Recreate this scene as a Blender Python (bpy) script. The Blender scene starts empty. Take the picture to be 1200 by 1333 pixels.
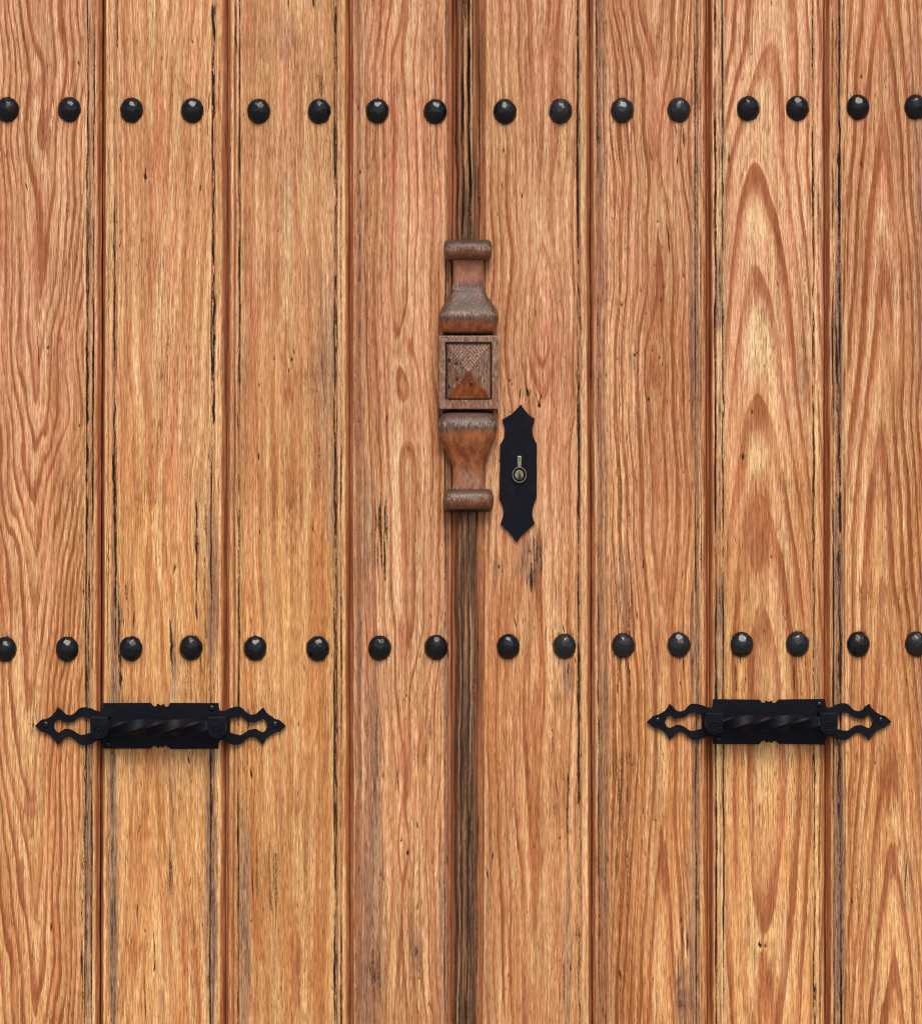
import bpy, bmesh, math
import numpy as np
from mathutils import Vector

# ------------------------------------------------------------------ scene, camera, light
scene = bpy.context.scene
col = scene.collection
R = math.radians
Z0 = 1.25                      # height of the picture's centre above the ground
D = 4.0                        # camera distance (1 px of the photograph = 1 mm on the door)
PXC, PYC = 600.0, 666.5

cam_d = bpy.data.cameras.new("camera")
cam = bpy.data.objects.new("camera", cam_d)
col.objects.link(cam)
cam.location = (0, -D, Z0)
cam.rotation_euler = (R(90), 0, 0)
cam_d.sensor_fit = 'HORIZONTAL'
cam_d.sensor_width = 36
cam_d.lens = 36 * D / 1.2
cam_d.clip_start = 0.05
cam_d.clip_end = 500
scene.camera = cam

SUN_EL, SUN_AZ = 52.0, 6.0     # azimuth: degrees to the right of straight behind the camera
world = bpy.data.worlds.new("World")
scene.world = world
world.use_nodes = True
wn = world.node_tree.nodes
wl = world.node_tree.links
bgn = wn.get("Background")
sky = wn.new("ShaderNodeTexSky")
sky.sky_type = 'NISHITA'
sky.sun_disc = False
sky.sun_elevation = R(SUN_EL)
sky.sun_rotation = R(180 - SUN_AZ)
sky.air_density = 1.0
sky.dust_density = 3.0
sky.ozone_density = 0.6
wl.new(sky.outputs[0], bgn.inputs[0])
bgn.inputs[1].default_value = 0.11

sun_d = bpy.data.lights.new("sun", 'SUN')
sun_d.energy = 2.0
sun_d.angle = R(32)
sun_d.color = (1.0, 0.95, 0.88)
sun = bpy.data.objects.new("sun", sun_d)
col.objects.link(sun)
sd = Vector((math.sin(R(SUN_AZ)) * math.cos(R(SUN_EL)), -math.cos(R(SUN_AZ)) * math.cos(R(SUN_EL)), math.sin(R(SUN_EL))))
sun.rotation_euler = sd.to_track_quat('Z', 'Y').to_euler()
sun.location = (1, -3, 5)

scene.view_settings.view_transform = 'Standard'
scene.view_settings.look = 'None'
scene.view_settings.gamma = 1.0
scene.cycles.filter_width = 1.1
scene.view_settings.exposure = 0.6

# ------------------------------------------------------------------ small helpers
def WX(px, h=0.0):             # picture px -> world x for a point standing h metres proud of the door
    return (px - PXC) / 1000.0 * (1 - h / D)
def WZ(py, h=0.0):
    return Z0 + (PYC - py) / 1000.0 * (1 - h / D)

def hsh(ix, iy, seed):
    h = (ix.astype(np.int64) * 374761393 + iy.astype(np.int64) * 668265263 + seed * 974711 + 1013904223) & 0x7fffffff
    h = ((h ^ (h >> 13)) * 1274126177) & 0x7fffffff
    h = ((h ^ (h >> 16)) * 668265263) & 0x7fffffff
    h = h ^ (h >> 15)
    return (h & 0xffffff) / float(0xffffff)
def vn(x, y, seed=0):          # value noise 0..1
    x = np.asarray(x, float); y = np.asarray(y, float)
    x, y = np.broadcast_arrays(x, y)
    ix = np.floor(x); iy = np.floor(y)
    fx = x - ix; fy = y - iy
    fx = fx * fx * (3 - 2 * fx); fy = fy * fy * (3 - 2 * fy)
    a = hsh(ix, iy, seed); b = hsh(ix + 1, iy, seed)
    c = hsh(ix, iy + 1, seed); d = hsh(ix + 1, iy + 1, seed)
    return (a * (1 - fx) + b * fx) * (1 - fy) + (c * (1 - fx) + d * fx) * fy
def fb(x, y, seed=0, o=3):
    t = 0; a = 1; s = 0
    for i in range(o):
        t = t + a * vn(x * 2 ** i, y * 2 ** i, seed + 17 * i); s += a; a *= .5
    return t / s
def ss(a, b, x):
    t = np.clip((x - a) / (b - a), 0, 1)
    return t * t * (3 - 2 * t)
def lerp(a, b, t):
    return a + (b - a) * t

def link_mesh(name, verts, faces, mat, parent, smooth=True, attrs=None):
    me = bpy.data.meshes.new(name)
    me.from_pydata(verts, [], faces)
    if smooth:
        me.polygons.foreach_set("use_smooth", [True] * len(me.polygons))
    if attrs:
        for k, v in attrs.items():
            a = me.attributes.new(k, 'FLOAT_COLOR', 'POINT')
            a.data.foreach_set("color", np.asarray(v, np.float32).ravel())
    me.materials.append(mat)
    me.update()
    o = bpy.data.objects.new(name, me)
    col.objects.link(o)
    o.parent = parent
    return o
def link_bm(name, bm, mat, parent, smooth=False):
    me = bpy.data.meshes.new(name)
    bmesh.ops.recalc_face_normals(bm, faces=bm.faces)
    bm.to_mesh(me); bm.free()
    me.polygons.foreach_set("use_smooth", [smooth] * len(me.polygons))
    me.materials.append(mat)
    o = bpy.data.objects.new(name, me)
    col.objects.link(o)
    o.parent = parent
    return o
def bevel(o, w, seg=2, ang=35):
    m = o.modifiers.new("bevel", 'BEVEL')
    m.width = w; m.segments = seg; m.limit_method = 'ANGLE'; m.angle_limit = R(ang)
    return o

# ------------------------------------------------------------------ materials
class NT:
    def __init__(s, name):
        s.m = bpy.data.materials.new(name); s.m.use_nodes = True
        s.n = s.m.node_tree.nodes; s.l = s.m.node_tree.links
        s.b = s.n.get("Principled BSDF")
    def put(s, sock, v):
        if hasattr(v, "is_output"): s.l.new(v, sock)
        elif isinstance(v, (tuple, list)) and sock.type == 'RGBA': sock.default_value = (*v[:3], 1)
        else: sock.default_value = v
    def math(s, op, a, b=0.5, clamp=False):
        n = s.n.new("ShaderNodeMath"); n.operation = op; n.use_clamp = clamp
        s.put(n.inputs[0], a); s.put(n.inputs[1], b); return n.outputs[0]
    def mix(s, f, a, b, mode='MIX'):
        n = s.n.new("ShaderNodeMix"); n.data_type = 'RGBA'; n.blend_type = mode
        s.put(n.inputs[0], f); s.put(n.inputs[6], a); s.put(n.inputs[7], b); return n.outputs[2]
    def ramp(s, v, lo, hi, a=0.0, b=1.0):
        n = s.n.new("ShaderNodeMapRange"); n.clamp = True
        s.put(n.inputs[0], v)
        for i, q in enumerate((lo, hi, a, b)): n.inputs[1 + i].default_value = q
        return n.outputs[0]
    def noise(s, scale, detail=2, rough=.5, sc=1.0, vec=None):
        if vec is None:
            tc = s.n.new("ShaderNodeTexCoord"); vec = tc.outputs["Object"]
        mp = s.n.new("ShaderNodeMapping"); mp.inputs[3].default_value = scale
        s.l.new(vec, mp.inputs[0])
        n = s.n.new("ShaderNodeTexNoise"); n.inputs["Scale"].default_value = sc
        n.inputs["Detail"].default_value = detail; n.inputs["Roughness"].default_value = rough
        s.l.new(mp.outputs[0], n.inputs[0]); return n.outputs[0]
    def attr(s, name):
        a = s.n.new("ShaderNodeAttribute"); a.attribute_name = name
        c = s.n.new("ShaderNodeSeparateColor"); s.l.new(a.outputs["Color"], c.inputs[0])
        return c.outputs[0], c.outputs[1], c.outputs[2], a.outputs["Alpha"]
    def bump(s, h, strength, dist):
        n = s.n.new("ShaderNodeBump"); n.inputs["Strength"].default_value = strength
        n.inputs["Distance"].default_value = dist
        s.l.new(h, n.inputs["Height"]); s.l.new(n.outputs[0], s.b.inputs["Normal"])

def wood_material(name="weathered_pine", w_lo=(0.072, 0.038, 0.023), w_hi=(0.280, 0.172, 0.118)):
    t = NT(name)
    late, fibre, tone, chroma = t.attr("grain")
    crack, weather, red, pale = t.attr("wear_light")
    streak = t.noise((430, 6, 8), 3, .55)                # long fibres
    streak2 = t.noise((1150, 10, 62), 2, .6)             # short crisp fibres
    lines = t.noise((330, 8, 7), 2, .5)                  # hairline grain
    mott = t.noise((14, 14, 5), 3, .55)
    base = t.mix(tone, (0.685, 0.398, 0.168), (0.662, 0.410, 0.272))
    pk = t.noise((46, 8, 2.6), 3, .55)
    base = t.mix(t.ramp(pk, .47, .62, 0, .85), base, t.mix(tone, (0.610, 0.282, 0.108), (0.630, 0.315, 0.205)))
    base = t.mix(t.ramp(pk, .46, .32, 0, .6), base, (0.710, 0.490, 0.265))
    base = t.mix(t.ramp(mott, .40, .68, 0, .32), base, (0.700, 0.480, 0.255))
    lcol = t.mix(chroma, (0.400, 0.110, 0.036), (0.465, 0.150, 0.090))
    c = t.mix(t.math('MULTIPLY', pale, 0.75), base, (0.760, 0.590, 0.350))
    c = t.mix(t.math('MULTIPLY', late, 0.84), c, lcol)
    c = t.mix(t.ramp(late, .6, .95, 0, .5), c, (0.215, 0.078, 0.026))
    f1 = t.ramp(fibre, .12, .88)
    f2 = t.ramp(streak, .33, .67)
    f3 = t.ramp(streak2, .35, .65)
    c = t.mix(1.0, c, t.mix(f1, (0.72, 0.63, 0.53), (1.09, 1.10, 1.09)), 'MULTIPLY')
    c = t.mix(1.0, c, t.mix(f2, (0.86, 0.79, 0.70), (1.10, 1.11, 1.10)), 'MULTIPLY')
    c = t.mix(1.0, c, t.mix(f3, (0.62, 0.50, 0.38), (1.21, 1.24, 1.26)), 'MULTIPLY')
    hair = t.math('ABSOLUTE', t.math('SUBTRACT', lines, .5))
    dens = t.noise((22, 4, 6), 2, .5)
    hm = t.math('MULTIPLY', t.ramp(hair, .006, .022, 1, 0), t.ramp(dens, .38, .62, .12, .75))
    c = t.mix(hm, c, (0.170, 0.060, 0.020))
    lines2 = t.noise((760, 8, 15), 1, .5)
    hair2 = t.math('ABSOLUTE', t.math('SUBTRACT', lines2, .52))
    c = t.mix(t.math('MULTIPLY', t.ramp(hair2, .012, .035, 1, 0), t.ramp(mott, .35, .65, .5, .15)), c, (0.21, 0.078, 0.026))
    pore = t.noise((900, 10, 85), 1, .5)
    pm = t.math('MULTIPLY', t.ramp(pore, .65, .71), t.ramp(dens, .38, .60, .3, .95))
    c = t.mix(pm, c, (0.085, 0.034, 0.012))
    c = t.mix(t.ramp(red, 0, .6, 0, .92), c, t.mix(t.ramp(streak, .35, .65), (0.200, 0.052, 0.018), (0.320, 0.108, 0.043)))
    c = t.mix(t.ramp(red, .62, 1.0), c, t.mix(t.ramp(streak, .35, .65), (0.085, 0.018, 0.005), (0.180, 0.048, 0.014)))
    wcol = t.mix(t.ramp(streak2, .36, .64), w_lo, w_hi)
    wk = t.math('MULTIPLY', weather, t.ramp(streak, .32, .62, 1.25, .65), True)
    c = t.mix(wk, c, wcol)
    speck = t.noise((1300, 10, 200), 2, .6)
    cr = t.math('ADD', crack, t.math('MULTIPLY', t.math('SUBTRACT', speck, .5), 1.1))
    cr = t.math('ADD', cr, t.math('MULTIPLY', t.math('SUBTRACT', streak, .5), .7))
    ck = t.math('MULTIPLY', t.ramp(cr, .30, .62), t.ramp(crack, .03, .2), True)
    c = t.mix(ck, c, t.mix(t.ramp(cr, .48, .85), (0.078, 0.030, 0.010), (0.014, 0.009, 0.007)))
    t.l.new(c, t.b.inputs["Base Color"])
    t.b.inputs["Roughness"].default_value = .6
    t.b.inputs["Specular IOR Level"].default_value = .12
    h = t.math('ADD', t.math('MULTIPLY', streak, .8), t.math('MULTIPLY', streak2, .7))
    h = t.math('ADD', h, t.math('MULTIPLY', late, .3))
    h = t.math('SUBTRACT', h, t.math('MULTIPLY', t.math('ADD', hm, ck), .5))
    t.bump(h, .6, .0012)
    return t.m

def carved_material():
    t = NT("dark_carved_wood")
    late, fibre, tone, chroma = t.attr("grain")
    crack, weather, red, pale = t.attr("wear_light")
    blot = t.noise((120, 120, 60), 3, .5)
    streak2 = t.noise((900, 500, 120), 3, .6)
    base = t.mix(t.ramp(blot, .35, .65), (0.32, 0.125, 0.065), (0.42, 0.200, 0.120))
    c = t.mix(t.math('MULTIPLY', late, .5), base, (0.24, 0.08, 0.035))
    c = t.mix(red, c, t.mix(t.ramp(blot, .36, .66), (0.150, 0.034, 0.007), (0.360, 0.098, 0.018)))
    c = t.mix(weather, c, t.mix(t.ramp(streak2, .35, .65), (0.032, 0.018, 0.012), (0.084, 0.048, 0.032)))
    c = t.mix(t.math('MULTIPLY', pale, t.ramp(streak2, .42, .56)), c, (0.27, 0.185, 0.135))
    c = t.mix(1.0, c, t.mix(t.ramp(streak2, .34, .66), (0.78, 0.70, 0.62), (1.16, 1.16, 1.16)), 'MULTIPLY')
    ck = t.ramp(t.math('ADD', crack, t.math('MULTIPLY', t.math('SUBTRACT', streak2, .5), .8)), .34, .62)
    c = t.mix(ck, c, (0.014, 0.010, 0.008))
    t.l.new(c, t.b.inputs["Base Color"])
    t.b.inputs["Roughness"].default_value = .38
    t.b.inputs["Specular IOR Level"].default_value = .36
    t.bump(t.math('ADD', streak2, blot), .6, .0012)
    return t.m

def iron_material(name, rough, basec=(0.0075, 0.0085, 0.0125), bd=.0006, spec=.5):
    t = NT(name)
    n1 = t.noise((160, 160, 160), 4, .6)
    n2 = t.noise((38, 38, 38), 3, .5)
    c = t.mix(t.ramp(n2, .5, .75, 0, .6), basec, (0.007, 0.007, 0.008))
    t.l.new(c, t.b.inputs["Base Color"])
    t.l.new(t.ramp(n1, .3, .7, rough - .08, rough + .12), t.b.inputs["Roughness"])
    t.b.inputs["Specular IOR Level"].default_value = spec
    t.bump(t.math('ADD', n1, n2), .6, bd)
    return t.m

WOOD = wood_material()
CARVED = carved_material()
STRIP = wood_material("grey_weathered_pine", (0.026, 0.017, 0.011), (0.088, 0.057, 0.038))
IRON = iron_material("black_painted_iron", .46, (0.0018, 0.0027, 0.0065), spec=.12)
GRIP_IRON = iron_material("worn_black_iron", .42, (0.0016, 0.0021, 0.0048), .0009, .075)
STUD_IRON = iron_material("hammered_black_iron", .19, (0.0011, 0.0014, 0.0026), .0002, .30)
STUD_WORN = iron_material("greyed_black_iron", .24, (0.0030, 0.0032, 0.0042), .0003, .46)
def brass_material():
    t = NT("dull_nickel")
    n = t.noise((700, 700, 700), 3, .6)
    t.l.new(t.mix(t.ramp(n, .35, .65), (0.12, 0.098, 0.065), (0.30, 0.26, 0.19)), t.b.inputs["Base Color"])
    t.b.inputs["Metallic"].default_value = .75
    t.b.inputs["Roughness"].default_value = .45
    t.bump(n, .4, .0004)
    return t.m
BRASS = brass_material()
DARK = iron_material("dark_keyway", .7, (0.006, 0.006, 0.006))
def ground_material():
    t = NT("paving_stone")
    n = t.noise((3, 3, 3), 5, .6)
    t.l.new(t.mix(n, (0.20, 0.18, 0.16), (0.32, 0.29, 0.26)), t.b.inputs["Base Color"])
    t.b.inputs["Roughness"].default_value = .85
    t.bump(n, .4, .01)
    return t.m

# ------------------------------------------------------------------ the two leaves
def thing(name, label, cat, loc, group=None):
    o = bpy.data.objects.new(name, None)
    col.objects.link(o); o.location = loc
    o.empty_display_size = .1
    o['label'] = label; o['category'] = cat
    if group: o['group'] = group
    return o
left = thing("door_leaf", "pine plank door leaf on the left side without a lock, one twisted iron pull handle", "door", (0, 0, 0), "leaves of the double door")
right = thing("door_leaf", "pine plank door leaf with the black lock plate and carved wooden baluster on its edge", "door", (0, 0, 0), "leaves of the double door")

# joints between planks: x of the groove at the top and at the bottom of the picture
JX = {'J0': (-32, -36), 'J1': (134, 130), 'J2': (296, 293), 'J3': (455.5, 456.5), 'JL': (603, 601), 'JR': (616, 612),
      'J4': (767.5, 771), 'J5': (922, 924), 'J6': (1075.5, 1077.5), 'J7': (1238, 1243)}
# edge profiles, (x at the top of the picture, depth in mm); two runs per joint: left plank, right plank
PROF = {
 'J0': ([], [(-32, 11), (-29, 4), (-27, 1.5), (-20, 1), (-18, 0)]),
 'J1': ([(112, 0), (113.5, .3), (115, 2.5), (117, .8), (120.5, .8), (122, 2.6), (123.5, .8), (127, 0), (129, .8), (131, 5), (134, 8)],
        [(134, 8), (136.5, 5), (138, 2.5), (141, 2), (142, 3), (143, 1.8), (148, 1.5), (149.5, 3), (150.5, .5), (152, 0)]),
 'J2': ([(275, 0), (276.5, 2.5), (279.5, 3), (281, .8), (284, .4), (289, .8), (291.5, 2.5), (294, 9), (296, 8)],
        [(296, 8), (298.5, 6), (300, 2), (303, .8), (306, 1), (308, 2.5), (309, 1.2), (311, 1.5), (312, 2.5), (313.5, .5), (315, 0)]),
 'J3': ([(431, 0), (433, 1), (434.5, 3), (437.5, 3), (439, 1), (443, .6), (444.5, 1.5), (446, .8), (449.5, 1.5), (452, 5), (455.5, 8)],
        [(455.5, 8), (458.5, 6), (460, 2.2), (463, 2), (464.5, 2.8), (467, 2), (470, 1.5), (471.5, 2.5), (473, .6), (475, 0)]),
 'JL': ([(578, 0), (581, .8), (582.5, 2.5), (584, .8), (587, 1.2), (589, 4), (591, 9), (603, 9)], []),
 'JR': ([], [(616, 9), (628, 9), (630, 3), (632, 1.5), (634, .4), (637, 0)]),
 'J4': ([(748, 0), (750, 2.5), (753, 3), (754.5, .8), (759, .3), (763, 1), (765, 4.5), (767.5, 8)],
        [(767.5, 8), (770, 5.5), (771.5, 3.5), (778, 2.5), (784, 1.5), (786, 2.2), (788, .5), (790, 0)]),
 'J5': ([(899, 0), (900.5, 2), (901.5, .5), (904, .5), (907, 2.5), (909, .8), (915, .8), (917, 1.5), (919, 5), (922, 8)],
        [(922, 8), (925.5, 5), (928, 2), (929.5, 3), (931, 1.5), (936, 1), (939, 1.5), (941.5, 3.5), (943.5, .8), (946, 0)]),
 'J6': ([(1055, 0), (1057, 2.5), (1058.5, .8), (1063, .5), (1066, .5), (1070, 1.5), (1072, 5), (1075.5, 8)],
        [(1075.5, 8), (1078.5, 6), (1080, 3), (1084, 2.5), (1087, 3.5), (1090, 2.5), (1093, 3), (1095, 1), (1097, 0)]),
 'J7': ([(1218, 0), (1222, 1), (1232, 2), (1236, 6), (1238, 12)], []),
}
# lines that run along the joints: (x at the top, half width, kind, strength); d = dirt line, p = pale ridge with its highlight painted in,
# r = old red varnish, c = open joint, w = grey weathering
BAND = {
 'J0': [],
 'J1': [(112.2, 1.2, 'p', .9), (114.3, .9, 'd', .85), (117.5, 2.6, 'w', .35), (120.3, 1, 'p', .7), (122.6, 1.1, 'd', .8), (125.8, 1.5, 'p', .9), (129.5, 2.2, 'r', .5), (133.6, 1.5, 'c', 1), (136.3, 1.6, 'r', .6), (139.7, 1.2, 'p', .8), (142.3, .7, 'd', .62), (145.5, 2, 'p', .5), (149.8, 1.8, 'w', .6), (152.9, 1.2, 'd', .62), (155.2, 1, 'p', .6)],
 'J2': [(274.3, 1.1, 'p', .9), (276.4, 1.1, 'd', .85), (279.4, 1.4, 'w', .3), (283.3, 1.1, 'p', .9), (285.3, .7, 'd', .45), (287.6, 1.2, 'p', .85), (291, 1.7, 'r', .35), (295.1, 1.6, 'c', 1), (298.8, 2, 'r', .42), (303.2, 1.2, 'p', .9), (306.3, 1.5, 'r', .55), (306.6, .9, 'd', .42), (309.3, .9, 'p', .6), (312.2, 1.2, 'd', .8), (315.2, 1.1, 'p', .7)],
 'J3': [(433.1, 1.2, 'p', 1), (435, 1.1, 'd', .95), (437.8, 1.8, 'w', .7), (437.8, 1, 'd', .5), (440.6, 1, 'p', .9), (443.4, 1.1, 'd', .75), (447, 1.9, 'p', .85), (450.4, 1.2, 'r', .4), (454.4, 2, 'c', .9), (457.8, 1.7, 'r', .55), (460.1, .9, 'p', .8), (462.1, 1, 'd', .6), (466.5, 3.6, 'r', .4), (467.5, 3.4, 'w', .55), (472.7, 1.1, 'p', .8), (475, .8, 'd', .35)],
 'JL': [(577, 1.5, 'p', .6), (580.6, 1, 'd', .75), (583.6, 2, 'w', .6), (584.5, 2.6, 'r', .62), (587.6, .8, 'p', .4), (590.5, 2.4, 'c', .9), (597, 6, 'c', 1)],
 'JR': [(622, 7, 'c', .8), (628.5, 1, 'd', .6), (631, 1.2, 'r', .35), (634, 1.1, 'p', .6), (636.5, .6, 'd', .3)],
 'J4': [(749.2, 1.1, 'p', .8), (751.6, 1.4, 'd', .92), (754, 1, 'w', .4), (757, 1.8, 'p', .5), (761, 1.5, 'p', .95), (764.6, 1.8, 'r', .52), (767.6, 1.4, 'c', 1), (771, 1.6, 'r', .5), (771.5, 1.5, 'w', .45), (774, .9, 'p', .6), (776.8, 1.2, 'd', .72), (780.6, 3.4, 'w', .75), (780.2, 2.6, 'r', .3), (782.5, .7, 'p', .35), (785, 1.2, 'd', .5), (788.5, 1.8, 'w', .35), (791, 1, 'p', .8)],
 'J5': [(902, 1, 'p', .8), (904.1, 1.1, 'd', .85), (906.8, 2, 'w', .75), (906.8, 1.4, 'd', .4), (909.6, .9, 'p', .75), (911.4, .7, 'd', .6), (913.2, 1, 'p', .5), (915.4, .7, 'd', .55), (917, 1, 'r', .4), (919.4, 1.3, 'c', .95), (923.4, 3.2, 'r', .84), (927.6, 1, 'p', .5), (930.6, 1.4, 'd', .95), (933.6, 1.2, 'p', .95), (936, 1.4, 'w', .5), (938.2, .9, 'p', .8), (940.2, 1.2, 'd', .88), (942.8, 1.2, 'p', .9)],
 'J6': [(1055.6, 1, 'p', .8), (1058.2, 1, 'd', .72), (1061.8, 1.4, 'p', .8), (1065.2, .9, 'd', .58), (1069, 1.5, 'r', .3), (1073.1, 1.8, 'c', 1), (1077.2, 2.3, 'r', .72), (1081, .9, 'p', .5), (1083.9, 1.2, 'd', .9), (1086.2, .8, 'p', .75), (1088.5, 1.7, 'w', .8), (1088.8, .8, 'd', .4), (1092.6, 1.4, 'd', .95), (1095.2, 1.1, 'p', .9), (1097.6, .8, 'd', .35), (1100.4, 1.1, 'p', .8)],
 'J7': [(1236, 2, 'c', 1)],
}
def jx(j, y):
    a, b = JX[j]
    return a + (b - a) * np.clip(y, -340, 1920) / 1333.0

ROWS = np.concatenate([np.arange(-333, -48, 24), np.arange(-45, 1379, 3.0), np.arange(1384, 1912, 33), [1912.0]])

STUDS = [(9.5, 142), (90.3, 142), (171, 143), (250.5, 143.5), (336.6, 144.5), (415.7, 144.5), (491.2, 144), (566.3, 144.5), (657.4, 144.5), (729.5, 144), (810, 143), (883.4, 142.6), (974, 141), (1038, 140.5), (1116.6, 139), (1192, 139),
         (6.5, 845.5), (87.6, 845), (170.4, 844.5), (248.7, 843.5), (332.3, 844), (413.2, 844.5), (494.2, 844), (567.4, 843), (661.7, 842), (734.6, 841.5), (811.5, 840.5), (883.7, 839.5), (965.2, 839), (1037.9, 838.5), (1117, 838.5), (1193, 838.5)]
def plank_fields(X, Y, sp, seed):
    """grain attributes of one board. X, Y are door coordinates in mm (photo px)."""
    # growth rings: nested cathedral figure around a wandering axis
    ay, ax = zip(*sp['axis']); dy, dv = zip(*sp['d'])
    ysm = np.arange(-400, 1960, 4.0)
    dl = np.interp(ysm, dy, dv)
    k = np.ones(sp.get('smooth', 9)); k /= k.sum()
    dl = np.convolve(np.pad(dl, len(k) // 2, mode='edge'), k, 'valid')[:len(ysm)]
    A = np.interp(Y, ay, ax) + (vn(Y / 90, Y * 0, seed) - .5) * sp.get('wander', 8)
    wx = X + (fb(X / 34, Y / 190, seed + 3) - .5) * sp.get('warp', 9) * 1.2 + (vn(X / 6, Y / 38, seed + 4) - .5) * 1.3
    wy = Y + (fb(X / 22, Y / 90, seed + 5) - .5) * sp.get('warpy', 60)
    u = wx - A
    wl_, wr_ = sp['w']
    g = np.where(u < 0, (np.abs(u) / wl_) ** sp['q'], (np.abs(u) / wr_) ** sp['q'])
    r = np.interp(wy, ysm, dl) + g
    for (kx, ky, rx, ry, amp) in sp.get('bumps', []):
        r = r + amp * np.exp(-(((X - kx) / rx) ** 2 + ((Y - ky) / ry) ** 2))
    r = r + 50
    kf = np.floor(r); t = r - kf
    rnd = hsh(kf, kf * 0, seed + 11); rnd2 = hsh(kf, kf * 0 + 5, seed + 12)
    st = .62 + .38 * rnd
    lo = sp.get('lo', .25) + .40 * rnd2
    late = ss(lo, .86, t) * (1 - ss(.955, 1.0, t)) * st
    # finer rings between the main ones, fading in away from the axis
    r2 = r * sp.get('fine', 3.0) * 1.35 + (vn(X / 16, Y / 120, seed + 6) - .5) * .9
    k2 = np.floor(r2); t2 = r2 - k2
    s2 = hsh(k2, k2 * 0 + 3, seed + 21)
    fine = ss(.20, .62, t2) * (1 - ss(.84, 1., t2)) * (.35 + .65 * s2)
    edge = ss(.25, 1.0, np.abs(u) / sp.get('edge', 55))
    mod = .35 + 1.15 * fb(X / 22, Y / 150, seed + 7)
    L = np.clip(late * sp.get('cm', .9) * mod + fine * sp.get('cf', .45) * 1.5 * (.35 + .65 * edge), 0, 1)
    # straight fibres following the figure
    sw = X + (vn(X / 30, Y / 160, seed + 31) - .5) * 10
    fbr = .5 + .55 * (vn(sw / 2.3, Y / 130, seed + 32) - .5) + .45 * (vn(r * 9, Y / 200, seed + 33) - .5) + .5 * (vn(sw / 5.5, Y / 320, seed + 34) - .5)
    tone = np.clip(1.0 - ss(300, 1000, Y + (fb(X / 60, Y / 200, seed + 41) - .5) * 500) + sp.get('pink', 0), 0, 1)
    fbr = fbr + sp.get('val', 0) + (fb(X / 45, Y / 260, seed + 44) - .5) * .7 + (fb(X / 12, Y / 420, seed + 45) - .5) * .5
    chroma = np.clip(rnd2 * .6 + .5 * vn(X / 30, Y / 120, seed + 43), 0, 1)
    red = np.zeros_like(X); pale = np.zeros_like(X); crack = np.zeros_like(X); weather = np.zeros_like(X)
    for (kx, ky, rx, ry, s) in sp.get('red', []):
        q = np.abs((X - kx + (vn(X / 9, Y / 30, seed + 51) - .5) * 6) / (rx * 1.1)) ** 1.6 + np.abs((Y - ky + (vn(X / 3, Y / 45, seed + 52) - .5) * 55) / (ry * 1.1)) ** 1.6
        L = np.maximum(L, s * (1 - ss(.40, 1.2, q)) * (.72 + .42 * vn(X / 2.6, Y / 55, seed + 57)))
    L = np.clip(L, 0, 1)
    for (kx, ky, rx, ry, s) in sp.get('pale', []):
        q = ((X - kx) / rx) ** 2 + ((Y - ky) / ry) ** 2
        pale = np.maximum(pale, s * (1 - ss(.2, 1.3, q)) * (.6 + .6 * vn(X / 3, Y / 60, seed + 53)))
    pale = np.maximum(pale, ss(.55, .8, vn(sw / 3.5, Y / 140, seed + 54)) * .55 * sp.get('lines', 1))
    for (kx, ky, rx, ry, s) in sp.get('grey', []):
        q = ((X - kx) / rx) ** 2 + ((Y - ky) / ry) ** 2
        n = vn(X / 2.2, Y / 30, seed + 55) * .7 + .6 * vn(X / 5, Y / 60, seed + 56)
        weather = np.maximum(weather, np.clip(s * (1 - ss(.3, 1.2, q)) * (.35 + n), 0, 1))
        crack = np.maximum(crack, s * (1 - ss(.2, 1.1, q)) * ss(.62, .85, vn(X / 1.5, Y / 45, seed + 59)) * .5)
    for c in sp.get('crack', []):
        x0, y0, x1, y1, w, s = c
        tt = (Y - y0) / (y1 - y0)
        cx = x0 + (x1 - x0) * np.clip(tt, 0, 1) + (vn(Y / 22, Y * 0 + x0, seed + 61) - .5) * 2.4 + (vn(Y / 7, Y * 0 + x0, seed + 62) - .5) * 1.2
        env = np.clip(np.minimum(tt, 1 - tt) * (y1 - y0) / min(18., (y1 - y0) * .5), 0, 1)
        ww = .78 * w * (.45 + .9 * vn(Y / 26, Y * 0 + x0, seed + 63)) * np.sqrt(env) + .02
        v = np.exp(-((X - cx) / ww) ** 2) * np.minimum(1, env * 2) * s * (.55 + .6 * vn(Y / 13, Y * 0 + x0 + 7, seed + 64))
        crack = np.maximum(crack, np.clip(v, 0, 1))
    for (kx, ky, rx, ry, s) in sp.get('spot', []):
        q = ((X - kx + (vn(Y / 4, Y * 0, seed + 71) - .5) * 2) / rx) ** 2 + ((Y - ky) / ry) ** 2
        crack = np.maximum(crack, s * np.exp(-q * 1.3))
    rs = np.random.RandomState(seed)
    for i in range(sp.get('specks', 16)):
        kx = rs.uniform(X.min() + 22, X.max() - 22); ky = rs.uniform(0, 1333); ln = rs.uniform(2, 9); wd = rs.uniform(.7, 1.5); sl = rs.uniform(-.25, .25)
        q = ((X - kx - sl * (Y - ky)) / wd) ** 2 + ((Y - ky) / ln) ** 2
        crack = np.maximum(crack, rs.uniform(.4, .95) * np.exp(-q))
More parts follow.
